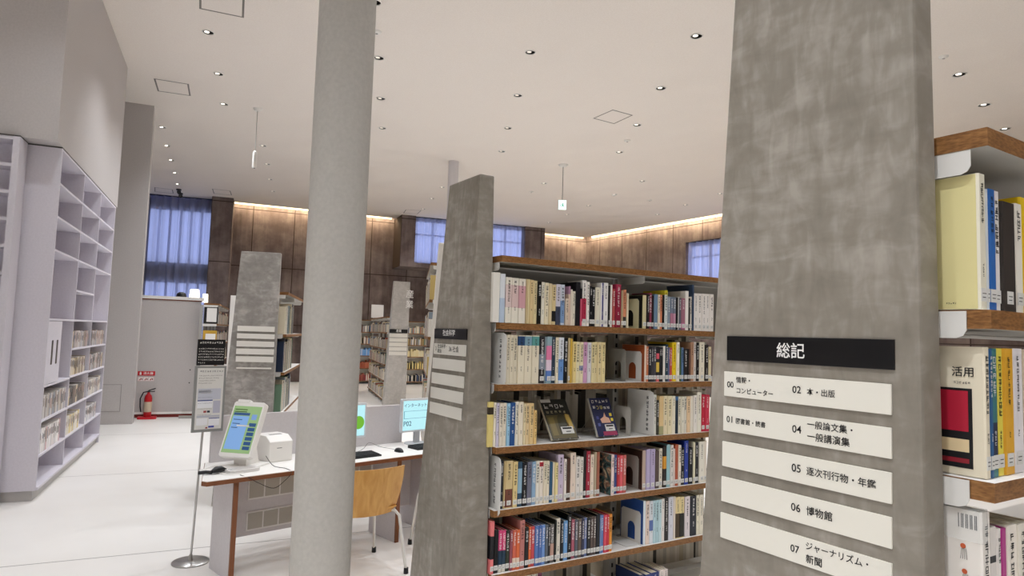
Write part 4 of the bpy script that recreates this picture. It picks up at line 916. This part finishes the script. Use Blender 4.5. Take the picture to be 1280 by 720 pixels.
st = MB(); st.prism([(.05, .0), (.22, .0), (.13, .25), (.06, .30)], 'x', -.05, .05, M_WHITE); st.build('stand', KX)
MB().prism([(-.13, -.06), (.13, -.06), (.13, .24), (-.13, .24)], 'z', 0, .012, M_WHITE).build('base', KX)
MB().lathe([(.0, .0), (.012, .0), (.012, .006), (0, .006)], M_BLACK, seg=12).build('button', KX, (.056, .13, .12), (0, PI/2, 0))
# printer
PR = thing('receipt_printer', 'small white receipt printer between the touchscreen and the white column', 'printer', dl(.60, .36, DZ), dang+math.radians(4))
pb = MB(); pb.prism([(0, 0), (.26, 0), (.26, .19), (.07, .19), (0, .15)], 'x', 0, .19, M_WHITE); pb.build('body', PR, bevel=.006)
MB().box(.05, .15, .09, .125, .188, .191, mat('8A8884', .6)).build('paper_slot', PR); MB().box(.06, .1, -.001, .0, .10, .104, M_BLACK).build('badge', PR)
# scanner + cables
HS = thing('barcode_scanner', 'black hand scanner lying at the desk corner before the touchscreen', 'scanner', dl(.12, .19, DZ), dang)
sb_ = MB(); sb_.tube([(0, 0, .02), (.03, .01, .028), (.07, .02, .026), (.11, .03, .016)], .02, M_BLACK, 10, [.012, .022, .022, .008]); sb_.build('body', HS, smooth=True)
sb_ = MB(); sb_.tube([(-.07, .05, .012), (-.03, .03, .016), (.0, .0, .016)], .012, M_BLACK, 8); sb_.build('handle', HS, smooth=True)
def cable(pts, r, m, label, cat='cable'):
    # smooth polyline
    P = [Vector(p) for p in pts]; out = []
    for i in range(len(P)-1):
        a_, b_, c_, d_ = P[max(i-1, 0)], P[i], P[i+1], P[min(i+2, len(P)-1)]
        for k in range(6):
            t = k/6; out.append(.5*((2*b_)+(-a_+c_)*t+(2*a_-5*b_+4*c_-d_)*t*t+(-a_+3*b_-3*c_+d_)*t**3))
    out.append(P[-1]); o = MB().tube(out, r, m, 6).build('cable', None, smooth=True); return tag(o, label, cat, 'cables on the desk')
cable([dl(.20, .24, DZ+.006), dl(.12, .34, DZ+.006), dl(.22, .42, DZ+.01), dl(.36, .34, DZ+.02), dl(.46, .40, DZ+.05), dl(.50, .48, DZ+.13)], .004, M_WHITE, 'white cable looping up from the desk corner to the touchscreen')
cable([dl(.10, .36, DZ+.006), dl(.16, .28, DZ+.006), dl(.19, .12, DZ+.006), dl(.30, .10, DZ+.006)], .004, M_WHITE, 'white cable lying over the black scanner at the desk corner')
cable([dl(.56, .33, DZ+.06), dl(.57, .22, DZ+.005), dl(.60, .08, DZ+.004), dl(.60, -.006, DZ-.01), dl(.55, -.01, DZ-.06), dl(.47, -.012, DZ-.10), dl(.36, -.008, DZ-.05), dl(.30, -.006, DZ-.012), dl(.26, .06, DZ+.004)], .0022, M_BLACK, 'thin black cable drooping below the desk front edge')
AD = thing('power_adapter', 'white power adapter tray lying under the touchscreen beside the printer', 'adapter', dl(.33, .12, DZ), dang+.1)
MB().prism(rc(.22, .12, .02), 'z', 0, .022, mat('D6D3D0', .5)).build('body', AD); MB().box(-.09, .08, .03, .09, .022, .025, mat('BEBBB8', .5)).build('lid', AD)
# computer monitors, keyboards, mouse
def monitor(u, v, label, yaw=0, w=.40, h=.30, text=True):
    t = thing('computer_monitor', label, 'monitor', dl(u, v, DZ), dang+yaw, 'desk monitors')
    b = MB(); b.prism(rc(w, h, .006), 'y', 0, .03, mat('D8DEE4', .4)); b.prism(rc(w*.6, h*.7, .02), 'y', .03, .05, mat('CDD2D6', .4)); hs = b.build('housing', t, (0, 0, .115))
    s = MB(); i = .016
    s.poly([(-w/2+i, -.0008, i), (w/2-i, -.0008, i), (w/2-i, -.0008, h-i), (-w/2+i, -.0008, h-i)], mat('B8ECF4', .3, 1.05))
    if text:
        mt = Matrix.Translation((-w/2+i+.008, -.0016, 0)) @ MY
        put_text(s, 'インターネット', mt, .0, h-.075, w*.62, E('4A6E86', .2)); put_text(s, 'P02', mt, .0, .055, .085, E('4A6E86', .2))
        x0, x1, z0, z1 = -w/2+i+.008, w/2-i-.03, .12, .185
        for a_, b_, c_, d_ in ((x0, z0, x1, z0+.003), (x0, z1, x1, z1+.003), (x0, z0, x0+.006, z1)): s.poly([(a_, -.0016, b_), (c_, -.0016, b_), (c_, -.0016, d_), (a_, -.0016, d_)], E('5A9AB0', .5))
    else:
        s.poly([(w/2-.075+.055*math.cos(k*PI/10), -.0016, .125+.055*math.sin(k*PI/10)) for k in range(20)], E('7CC63A', 1))
    s.build('screen', hs)
    n = MB(); n.box(-.03, .03, .03, .05, .01, .2, mat('C2C6CA', .4)); n.build('neck', t); MB().lathe([(.0, .0), (.11, 0), (.11, .008), (.03, .014), (0, .014)], mat('C2C6CA', .4), (0, .04), 24).build('base', t)
    return t
monitor(1.255, .40, 'monitor half hidden by the white column, green disc on its screen', 0, .40, .285, False)
monitor(2.03, .42, 'monitor showing P02 beside the middle pylon on the desk', 0, .40, .295, True)
def keyboard(u, v, label):
    t = thing('keyboard', label, 'keyboard', dl(u, v, DZ), dang, 'desk keyboards')
    b = MB(); b.prism([(0, .0), (.15, .0), (.15, .024), (0, .012)], 'x', -.2, .2, M_BLACK); b.build('case', t)
    k = MB()
    for r in range(5):
        for c in range(15):
            y = .014+r*.026; z = .012+y*.08; x = -.19+c*.0255
            k.box(x, x+.021, y, y+.02, z, z+.007, mat('2A2A2E', .5))
    ko = k.build('keys', t)
    return t
keyboard(1.235, .12, 'black keyboard before the half-hidden monitor')
keyboard(2.03, .16, 'black keyboard before the P02 monitor')
MS = thing('computer_mouse', 'black mouse on the desk between the two keyboards', 'mouse', dl(1.66, .20, DZ), dang)
mm = MB(); prof = []; n1 = 12
for k in range(7):
    a_ = PI/2*k/6; prof.append((math.cos(a_), math.sin(a_)))
mm.lathe([(max(r, .0), z) for r, z in prof], M_BLACK, seg=16); mo = mm.build('body', MS, smooth=True); mo.scale = (.03, .055, .034)
wh = MB().lathe([(0, -.004), (.008, -.004), (.008, .004), (0, .004)], mat('4A4A4E', .5), seg=12).build('wheel', MS, (0, -.024, .026), (0, PI/2, 0))
cable([dl(1.66, .262, DZ+.012), dl(1.57, .34, DZ+.03), dl(1.52, .44, DZ+.055), dl(1.44, .40, DZ+.02), dl(1.34, .36, DZ+.006), dl(1.26, .44, DZ+.006)], .002, mat('6A6866', .5), 'thin grey mouse cable arching across the desk')

# ---------------------------------------------------------------- chairs
def make_chair(label, loc, rot):
    t = thing('chair', label, 'chair', loc, rot, 'plywood chairs at the desk')
    # front is +y ; seat shell and back shell curved plywood
    W = .235; n = 12
    def shell(prof, name, bend, w0):
        b = MB(); i = b.mi(M_PLY); N_ = len(prof); k = 0
        for s_ in (0, 1):
            for j, (y, z, ww) in enumerate(prof):
                for q_ in range(n+1):
                    f = -1+2*q_/n; off = bend*(f*f)
                    b.v.append((f*ww, y+off*(1 if name == 'backrest' else 0)+(.011*s_ if name == 'backrest' else 0), z+(off*.35 if name == 'seat' else 0)-(.011*s_ if name == 'seat' else 0)))
        M_ = N_*(n+1)
        for s_ in (0, 1):
            for j in range(N_-1):
                for q_ in range(n):
                    a_ = s_*M_+j*(n+1)+q_; f_ = (a_, a_+1, a_+n+2, a_+n+1); b.f.append(f_ if s_ == 0 else f_[::-1]); b.m.append(i)
        for j in range(N_-1):
            for q_ in (0, n):
                a_ = j*(n+1)+q_; b.f.append((a_, a_+n+1, a_+n+1+M_, a_+M_)); b.m.append(i)
        for q_ in range(n):
            for j in (0, N_-1):
                a_ = j*(n+1)+q_; b.f.append((a_, a_+1, a_+1+M_, a_+M_)); b.m.append(i)
        return b.build(name, t, smooth=True)
    shell([(-.21, .455, .20), (-.1, .445, .225), (.05, .44, .235), (.18, .445, .23), (.225, .43, .21)], 'seat', .03, W)
    shell([(-.225, .415, .19), (-.235, .47, .215), (-.25, .56, .235), (-.268, .66, .245), (-.282, .745, .245)], 'backrest', .055, W)
    for sx_ in (-1, 1):
        l = MB(); l.tube([(sx_*.17, .17, .425), (sx_*.225, .21, .40), (sx_*.245, .235, .2), (sx_*.26, .255, .02)], .011, M_WHMET, 10); l.build('leg', t, smooth=True)
        l = MB(); l.tube([(sx_*.16, -.16, .43), (sx_*.20, -.185, .425), (sx_*.228, -.205, .39), (sx_*.245, -.24, .2), (sx_*.262, -.275, .02)], .011, M_WHMET, 10); l.build('leg', t, smooth=True)
        for yy in (.257, -.278):
            f = MB(); f.lathe([(.0, 0), (.017, 0), (.016, .04), (0, .04)], M_BLACK, (sx_*.262, yy), 12); f.build('foot_cap', t, smooth=True)
    fr_ = MB(); fr_.tube([(-.17, .17, .42), (-.16, -.16, .42), (.16, -.16, .42), (.17, .17, .42), (-.17, .17, .42)], .01, M_WHMET, 8); fr_.build('seat_frame', t)
    return t
cr_ = math.radians(4)
make_chair('honey plywood chair with white legs at the desk beside the white column', (1.70, 4.70, 0), cr_)
make_chair('second plywood chair mostly hidden behind the middle pylon', (2.545, 4.79, 0), cr_)

# ---------------------------------------------------------------- sign stand
S0 = (.702, 5.346); sdx = math.atan2(.154, 1.0)
SS = thing('sign_stand', 'grey framed notice with black header on a round-footed pole beside the desk', 'sign stand', (S0[0], S0[1], 0), sdx)
MB().lathe([(0, 0), (.125, 0), (.125, .008), (.12, .012), (0, .014)], M_STEEL, seg=40).build('base', SS, smooth=True)
pl_ = MB(); pl_.tube([(0, 0, .012), (.028, 0, .94)], .008, M_STEEL, 10); pl_.lathe([(.02, .012), (.012, .05), (.009, .06)], M_STEEL, (0, 0), 12); pl_.build('pole', SS, smooth=True)
def shear_panel(x0b, x1b, x0t, x1t, z0, z1, y0, y1, m): return MB().hexa([(x0b, y0, z0), (x1b, y0, z0), (x1b, y1, z0), (x0b, y1, z0), (x0t, y0, z1), (x1t, y0, z1), (x1t, y1, z1), (x0t, y1, z1)], m)
fb = MB().box(-.052, .166, -.012, .008, .925, 1.405, mat('8A8A88', .4)).build('frame', SS)
nt_ = MB(); nt_.box(-.036, .150, -.0135, -.012, .945, 1.39, mat('DAD8D4', .5)); rg = random.Random(5)
MTs = Matrix.Translation((0, -.0140, 0)) @ MY
for k in range(10): glyph(nt_, MTs, -.02+k*.0165, 1.36, .014, mat('4A4A4E', .5), rg)
for r_ in range(4):
    for k in range(14-r_*2): glyph(nt_, MTs, -.025+k*.0118, 1.33-r_*.018, .009, mat('6A6460', .5), rg)
for (a_, b_, c_, d_, m_) in ((-.025, 1.16, .135, 1.24, 'C2C4D0'), (-.022, 1.205, .07, 1.232, 'E8E8EA'), (-.025, 1.1, .08, 1.15, 'E8E8EC'), (-.025, 1.15, .08, 1.158, '3A4A8A'), (.085, 1.06, .135, 1.15, 'B4B4C4'), (-.025, 1.03, .135, 1.045, 'B8BAC4'), (-.025, .975, .05, 1.025, 'E6E6EA'), (.06, .97, .135, 1.02, 'E6E6EA'), (.06, 1.02, .135, 1.026, '3A4A8A'), (.02, 1.065, .04, 1.08, 'A04A4A'), (.045, 1.065, .065, 1.08, '2A2A3A'), (.06, .955, .1, .968, '3A4AA0'), (.04, .95, .055, .96, '9A3A3A')):
    nt_.box(a_, c_, -.0142, -.0135, b_, d_, mat(m_, .5))
for r_ in range(5):
    for k in range(9): glyph(nt_, Matrix.Translation((0, -.0146, 0)) @ MY, -.02+k*.011, 1.215-r_*.042, .007, mat('5A5A66', .5), rg)
nt_.build('notice', fb)
hb = MB().box(-.045, .148, -.008, .004, 1.41, 1.60, mat('161518', .4)).build('header', SS)
ht = MB()
for k in range(10): glyph(ht, Matrix.Translation((0, -.0086, 0)) @ MY, -.032+k*.0165, 1.57, .0145, M_WHITE, rg)
for r_ in range(6):
    for k in range(14 if r_ != 5 else 4): glyph(ht, Matrix.Translation((0, -.0086, 0)) @ MY, -.037+k*.0128, 1.527-r_*.0205, .0105, M_WHITE, rg)
ht.build('lettering', hb)
# ---------------------------------------------------------------- fire extinguisher and its signs
ex = onZ(183, 522.5); ex = (.935, 13.72)
FE = thing('fire_extinguisher', 'red fire extinguisher on a red floor stand against the low white wall', 'fire extinguisher', (ex[0], ex[1], 0), dr)
MB().prism(rc(.30, .22, .03), 'z', 0, .035, mat('C0202C', .4)).build('stand', FE, (0, -.13, 0))
bd_ = MB(); bd_.lathe([(0, .035), (.06, .035), (.064, .05), (.064, .36), (.052, .41), (.025, .44), (.022, .47), (0, .47)], M_RED, seg=28); bd_.build('cylinder', FE, smooth=True)
MB().lathe([(.0645, .12), (.0645, .30)], mat('C8B8A0', .5), seg=28).build('label_band', FE, smooth=True)
hv = MB(); hv.box(-.015, .015, -.02, .02, .47, .50, M_BLACK); hv.tube([(0, 0, .50), (.05, -.02, .52), (.11, -.03, .54)], .01, M_BLACK, 8); hv.tube([(0, 0, .485), (.06, -.02, .485), (.1, -.03, .49)], .008, M_BLACK, 8); hv.build('handle', FE)
hs_ = MB(); hs_.tube([(-.01, -.02, .485), (-.08, -.03, .47), (-.125, -.03, .36), (-.12, -.03, .22), (-.10, -.04, .12)], .011, M_BLACK, 8); hs_.build('hose', FE, smooth=True)
sg = thing('extinguisher_sign', 'red extinguisher sign with white characters on the low white wall', 'sign', (ex[0], ex[1], 0), dr)
p = locdir((d0.x, d0.y), dr, .20, -.004); sg.location = (p[0], p[1], .80)
MB().box(-.14, .14, -.002, .002, -.04, .04, mat('C4202A', .4)).build('plate', sg)
g = MB(); put_text(g, '消火器', Matrix.Translation((-.05, -.0028, -.022)) @ MY, 0, 0, .16, M_WHITE); g.box(-.11, -.08, -.0028, -.0022, -.026, .018, M_WHITE); g.box(-.102, -.088, -.0028, -.0022, .018, .03, M_WHITE); g.build('lettering', sg)
s2 = thing('instruction_sign', 'white and red pictogram strip below the red extinguisher sign', 'sign', (p[0], p[1], .70), dr)
MB().box(-.14, .13, -.002, .002, -.04, .04, mat('E0C8C6', .4)).build('plate', s2)
g = MB()
for k in range(3):
    g.box(-.125+k*.085, -.055+k*.085, -.0028, -.0021, -.03, .03, M_WHITE); g.poly([(-.115+k*.085+.05*a_, -.0032, -.025+.05*b_) for a_, b_ in ((0, 0), (.5, 0), (.8, .9), (.4, .6))], mat('B0303A', .4)); g.box(-.075+k*.085, -.06+k*.085, -.0034, -.0028, -.02, .01, mat('7A2A30', .4))
g.build('pictograms', s2)

# ---------------------------------------------------------------- behind the low wall: person and lamps (on the raised floor)
def floor_lamp(px, py_t, py_b, w, label, dist):
    a_ = (d0.x-math.sin(dr)*dist, d0.y+math.cos(dr)*dist); b_ = (a_[0]+math.cos(dr), a_[1]+math.sin(dr))
    T = onL(px, py_t, a_, b_); B_ = onL(px, py_b, a_, b_); wd = (onL(px+w/2, py_t, a_, b_)-onL(px-w/2, py_t, a_, b_)).length
    t = thing('floor_lamp', label, 'lamp', (T.x, T.y, .70), 0, 'glowing lamps behind the low wall'); zt = T.z-.70; zb_ = B_.z-.70-.06
    MB().lathe([(0, 0), (.14, 0), (.14, .02), (0, .025)], M_GREYMET, seg=24).build('base', t); MB().lathe([(.012, .02), (.012, zt-.03)], M_GREYMET, seg=10).build('pole', t)
    MB().lathe([(wd*.5, zb_), (wd*.42, zt), (wd*.40, zt), (wd*.48, zb_)], mat('FFF4E0', .5, 6), seg=24).build('lamp_shade', t, smooth=True)
floor_lamp(243.5, 362, 370, 13, 'glowing white lamp shade peeping above the low wall, beside the dark head', .75)
floor_lamp(257, 367.5, 374, 7, 'smaller glowing lamp shade at the open end of the low wall', .62)
# person: only the crown shows above the wall, but the whole figure stands on the raised floor
a_ = (d0.x-math.sin(dr)*1.0, d0.y+math.cos(dr)*1.0); b_ = (a_[0]+math.cos(dr), a_[1]+math.sin(dr))
T = onL(227, 365, a_, b_); PH = T.z-.70-.012
PS = thing('person', 'person with short black hair, only the head showing above the low wall', 'person', (T.x, T.y, .70), dr+.6)
def make_person():
    k = PH/1.70; o = person_body(); me = o.data
    me.materials.append(mat('C89A80', .5))
    # clothing as children
    j = MB(); j.lathe([(.17*k, .86*k), (.165*k, 1.05*k), (.18*k, 1.30*k), (.15*k, 1.40*k), (.07*k, 1.47*k)], mat('3A4250', .8), seg=24); c = j.build('jacket', PS, smooth=True); c.scale = (1.1, .78, 1)
    for s in (-1, 1):
        j = MB(); j.tube([(s*.19*k, 0, 1.40*k), (s*.235*k, .02*k, 1.10*k), (s*.222*k, -.09*k, .90*k)], .06, mat('3A4250', .8), 12, [.075*k, .06*k, .05*k]); j.build('sleeve', PS, smooth=True)
        j = MB(); j.tube([(s*.10*k, 0, .92*k), (s*.10*k, -.01*k, .48*k), (s*.10*k, .01*k, .08*k)], .09, mat('2A2C34', .8), 14, [.11*k, .085*k, .075*k]); j.build('trouser_leg', PS, smooth=True)
        j = MB(); j.tube([(s*.10*k, .05*k, .045*k), (s*.105*k, -.08*k, .04*k), (s*.108*k, -.17*k, .03*k)], .045, M_BLACK, 10, [.045*k, .045*k, .028*k]); j.build('shoe', PS, smooth=True)
    h = MB(); h.lathe([(.0, .115), (.05, .108), (.085, .075), (.1, .02), (.098, -.03), (.088, -.06)], M_BLACK, seg=24); c = h.build('hair', PS, (0, .0, 1.60*k), smooth=True); c.scale = (.95*k, 1.08*k, 1.0*k)
    f = MB()
    for s in (-1, 1): f.lathe([(0, -.008), (.012, 0), (0, .008)], mat('F0EEEA', .4), (s*.032*k, -.1*k), 10)
    f.build('eyes', PS, (0, 0, 1.585*k)); n_ = MB(); n_.prism([(-.012, 0), (.012, 0), (0, .045)], 'y', -.125*k, -.095*k, mat('C08A70', .5)); n_.build('nose', PS, (0, 0, 1.54*k)); m_ = MB().box(-.024, .024, -.104*k, -.09*k, -.004, .004, mat('9A5A50', .5)).build('mouth', PS, (0, 0, 1.52*k))
    for s in (-1, 1): MB().lathe([(0, -.028), (.014, -.02), (.02, .01), (0, .03)], mat('C08A70', .5), (s*.088*k, 0), 10).build('ear', PS, (0, 0, 1.57*k), smooth=True)
_new_mesh = bpy.data.meshes.new
def person_body():
    k = PH/1.70
    V = [(0, 0, .95), (0, 0, 1.10), (0, 0, 1.30), (0, .0, 1.42), (0, -.01, 1.50), (0, -.015, 1.57), (0, -.02, 1.62)]
    R_ = [.14, .125, .14, .08, .052, .085, .075]; ed = [(i, i+1) for i in range(6)]
    for s in (-1, 1):
        b = len(V); V += [(s*.10, 0, .88), (s*.10, -.01, .48), (s*.10, .01, .09), (s*.105, -.13, .03)]; R_ += [.085, .06, .042, .03]; ed += [(0, b), (b, b+1), (b+1, b+2), (b+2, b+3)]
        b = len(V); V += [(s*.19, 0, 1.37), (s*.23, .02, 1.10), (s*.22, -.10, .88), (s*.215, -.14, .80)]; R_ += [.055, .042, .032, .026]; ed += [(2, b), (b, b+1), (b+1, b+2), (b+2, b+3)]
        h = b+3
        for dx, L_ in ((-.024, .07), (-.008, .08), (.008, .075), (.024, .06)):
            c = len(V); V += [(s*.215+dx, -.165, .77), (s*.215+dx, -.18, .765-L_*.6)]; R_ += [.009, .008]; ed += [(h, c), (c, c+1)]
        c = len(V); V += [(s*.175, -.15, .775), (s*.165, -.17, .745)]; R_ += [.01, .009]; ed += [(h, c), (c, c+1)]
    b = bmesh.new(); lay = b.verts.layers.skin.verify(); vs = []
    for v, r in zip(V, R_):
        q_ = b.verts.new(tuple(t_*k for t_ in v)); q_[lay].radius = (r*k, r*k); q_[lay].use_root = (len(vs) == 0); vs.append(q_)
    for i, j in ed: b.edges.new((vs[i], vs[j]))
    me = _new_mesh('body'); b.to_mesh(me); b.free()
    o = bpy.data.objects.new('body', me); COL.objects.link(o); o.parent = PS
    o.modifiers.new('skin', 'SKIN'); su = o.modifiers.new('sub', 'SUBSURF'); su.levels = 1; su.render_levels = 1
    return o
make_person()

# ---------------------------------------------------------------- ceiling fittings
def downlight(x, y, label, power, r=.075, glow=3.0, yaw=0, warm='FFF3E4'):
    t = thing('ceiling_light', label, 'light', (x, y, CEIL), yaw, 'recessed downlights')
    MB().lathe([(r*.86, -.001), (r*.9, -.010), (r, -.008), (r*1.02, -.001)], M_WHMET, seg=20).build('trim_ring', t, smooth=True)
    rf = MB(); rf.lathe([(0, -.0015), (r*.86, -.0015)], mat('4A4846', .3), seg=20); rf.build('reflector', t)
    em = MB(); em.lathe([(0, -.003), (r*.42, -.003)], mat(warm, .5, glow*.5), (-r*.22, 0), 14); em.build('lamp', t)
    l = bpy.data.lights.new('downlight', 'SPOT'); l.energy = power; l.color = (.95, .985, 1.04); l.spot_size = math.radians(112); l.spot_blend = .9; l.shadow_soft_size = .06
    lo = bpy.data.objects.new('downlight', l); COL.objects.link(lo); lo.parent = t; lo.location = (0, 0, -.03)
PW = 127
ROWS = [('beside the white wall', [(1.03, 9.27), (1.37, 10.73), (1.67, 12.16)], .075, 6, 1.5), ('near the tall curtain', [(.90, 14.36), (1.10, 15.79), (1.30, 17.12), (1.51, 18.51), (1.71, 19.95)], .07, 14, .8),
 ('between hanging pole and cove', [(2.79, 14.46), (3.21, 16.04), (3.62, 17.66), (4.03, 19.16)], .075, 3, 1), ('at the white column edge', [(2.54, 7.23), (3.15, 8.70), (3.77, 10.23), (4.38, 11.73)], .075, 2, 1),
 ('over the middle pylon', [(4.76, 7.29), (5.50, 8.75), (6.26, 10.27), (6.98, 11.67)], .075, 2, 1), ('beside the largest pylon', [(6.18, 5.66), (7.08, 7.18), (8.0, 8.69), (8.92, 10.20)], .08, 4, 1.4),
 ('beyond the exit sign', [(9.33, 13.48), (11.95, 14.96), (12.32, 16.49), (12.75, 18.07)], .075, 4, 1.2), ('by the long cove', [(11.02, 11.75), (11.52, 13.34), (14.39, 14.65), (13.51, 11.51), (13.93, 13.09)], .075, 4, 1.3),
 ('above the close-up bookcase', [(10.0, 4.35), (11.57, 4.69), (13.12, 5.01)], .09, 6, .9), ('beside the raised bay', [(7.95, 17.08), (8.43, 18.71), (7.53, 15.57)], .075, 4, .8)]
for rn, pts, r, gl, pw in ROWS:
    for i, (x, y) in enumerate(pts): downlight(x, y, '%s nearest round downlight in the ceiling row %s' % (ORD[i], rn), PW*pw, r, gl)
for i, (x, y) in enumerate([(-4.2, .2), (-4.2, 2.6), (-.2, 6.3), (.4, 3.2), (-1.6, 4.0), (1.9, 5.7), (-.6, .4), (1.6, .0), (3.9, 5.6), (5.3, 4.1), (3.0, 2.2), (4.6, .8), (-2.4, 1.4), (7.3, 2.6), (.6, -2.4), (-1.8, -2.2), (3.2, -2.2), (6.2, -.6)]):  # unseen fill downlights, added to brighten the foreground and near pylon
    downlight(x, y, 'added round fill downlight in the ceiling overhead, out of the picture', PW*(.75 if (x < 1 and y > 2) else 3.0 if x < .5 else 1.4), .075, 3)
def hatch(quad, label):
    P = [onZ(px, py, CEIL-.002) for px, py in quad]; c = sum(P, Vector())/4
    t = thing('ceiling_hatch', label, 'hatch', (c.x, c.y, CEIL-.002), 0, 'ceiling access hatches')
    f = MB()
    for i in range(4):
        a_, b_ = P[i]-c, P[(i+1) % 4]-c
        f.poly([(a_.x, a_.y, 0), (b_.x, b_.y, 0), (b_.x*.90, b_.y*.90, 0), (a_.x*.90, a_.y*.90, 0)], mat('7A766F', .6))
    f.build('frame', t)
    g = MB(); g.poly([(v-c).xyz*.90 for v in P], M_CEIL); g.build('door', t)
hatch([(192, 98), (236, 105), (238.5, 120), (197, 114)], 'square ceiling hatch beside the white wall')
hatch([(249, -14), (306, -6), (305, 22.5), (249, 11)], 'large square ceiling hatch at the top edge above the white wall')
hatch([(766, 137), (791.5, 144), (767.5, 155), (741, 148)], 'square ceiling hatch between the exit sign and the largest pylon')
hatch([(265, 236), (288, 238.5), (290, 244), (267, 242)], 'small ceiling hatch above the brown pier')
hatch([(193, 234), (216, 237), (217, 242), (193, 239.5)], 'small ceiling hatch above the tall curtain')
hatch([(507, 262), (527, 263), (522, 267.5), (504, 266.5)], 'small ceiling hatch above the raised bay')
# pendants
t = thing('pendant_speaker', 'slim white cylinder hanging on a thin rod left of the white column', 'pendant', (2.20, 12.04, CEIL))
MB().lathe([(0, -.05), (.05, -.045), (.075, -.01), (.078, 0)], M_WHMET, seg=20).build('ceiling_rose', t, smooth=True); MB().lathe([(.008, -.76), (.008, -.04)], mat('B8B4AE', .5), seg=8).build('rod', t)
MB().lathe([(0, -1.06), (.036, -1.06), (.038, -.78), (.012, -.755), (0, -.755)], M_WHMET, seg=20).build('cylinder', t, smooth=True); MB().lathe([(0, -1.064), (.016, -1.064), (.016, -1.06)], M_BLACK, seg=12).build('tip', t)
t = thing('exit_sign', 'small glowing white exit sign hanging on a thin rod from the ceiling', 'exit sign', (8.63, 11.74, CEIL), math.radians(-30))
MB().lathe([(0, -.05), (.07, -.045), (.11, -.01), (.112, 0)], M_WHMET, seg=20).build('ceiling_rose', t, smooth=True); MB().lathe([(.008, -.80), (.008, -.04)], mat('8E8A86', .5), seg=8).build('rod', t)
bx = MB().box(-.09, .09, -.03, .03, -1.02, -.80, M_WHITE).build('box', t)
g = MB(); g.box(-.085, .085, -.032, -.030, -1.015, -.805, mat('E8FFF8', .4, 1.3)); g.build('lit_panel', bx)
g = MB(); g.lathe([(0, 0), (.011, 0)], E('1FA878', .6), (0, 0), 12)
g2 = MB(); GM = E('1FA878', .6)
for pts in ([(-.01, -.90), (.02, -.895), (.025, -.925), (.0, -.93)], [(.0, -.925), (.02, -.925), (.04, -.95), (.03, -.955)], [(.0, -.925), (.01, -.93), (-.02, -.955), (-.03, -.95)], [(-.012, -.905), (-.03, -.92), (-.035, -.912), (-.01, -.895)]): g2.poly([(x, -.0328, z) for x, z in pts], GM)
g2.poly([(.012+.012*math.cos(k*PI/6), -.0328, -.880+.012*math.sin(k*PI/6)) for k in range(12)], GM)
g2.poly([(-.06, -.0328, -.93), (-.04, -.0328, -.915), (-.04, -.0328, -.945)], GM)
g2.build('pictogram', bx)
for k, (px, py, lab) in enumerate(((784, 175.5, 'small disc detector in the ceiling below the middle square hatch'), (1179.5, 70.5, 'small disc detector in the ceiling just beyond the largest pylon'), (471, 39.5, 'small disc detector in the ceiling at the edge of the white column'), (767.5, 243.5, 'small disc detector in the ceiling between exit sign and long cove'), (812, 250, 'wide flat disc in the bluish ceiling near the long cove'), (664, 239.5, 'flat dark disc in the ceiling between middle pylon and exit sign'))):
    p = onZ(px, py, CEIL); t = thing('smoke_detector', lab, 'detector', (p.x, p.y, CEIL), 0, 'ceiling detectors'); MB().lathe([(0, -.03), (.03, -.028), (.055, -.012), (.06, 0)], M_WHMET, seg=16).build('cover', t, smooth=True); MB().lathe([(0, -.036), (.014, -.034), (.018, -.029)], mat('8A8884', .5), seg=10).build('sensor', t)
for k, (px, py) in enumerate(((223.5, 236.5), (225.5, 241.5))):
    p = onZ(px, py, CEIL); t = thing('spotlight', ('upper' if k == 0 else 'lower')+' of two small black ceiling spotlights above the tall curtain', 'light', (p.x, p.y, CEIL), 0, 'black spotlights')
    MB().lathe([(.07, 0), (.07, -.03), (0, -.03)][::-1], M_BLACK, seg=16).build('base', t); b = MB(); b.tube([(0, 0, -.03), (0, -.02, -.06), (0, -.10, -.10)], .07, M_BLACK, 14, [.02, .05, .055]); b.build('head', t, smooth=True)

# ---------------------------------------------------------------- world, exposure
w = bpy.data.worlds.new('world'); SC.world = w; w.use_nodes = True
w.node_tree.nodes['Background'].inputs[0].default_value = (.28, .36, .9, 1); w.node_tree.nodes['Background'].inputs[1].default_value = .8
vs = SC.view_settings; vs.view_transform = 'Standard'; vs.look = 'None'; vs.gamma = 1; vs.use_curve_mapping = False; vs.exposure = -0.04
cy = SC.cycles; cy.use_denoising = True; cy.max_bounces = 12; cy.diffuse_bounces = 8; cy.sample_clamp_indirect = 6; cy.caustics_reflective = False; cy.caustics_refractive = False
try: cy.denoiser = 'OPENIMAGEDENOISE'
except Exception: pass
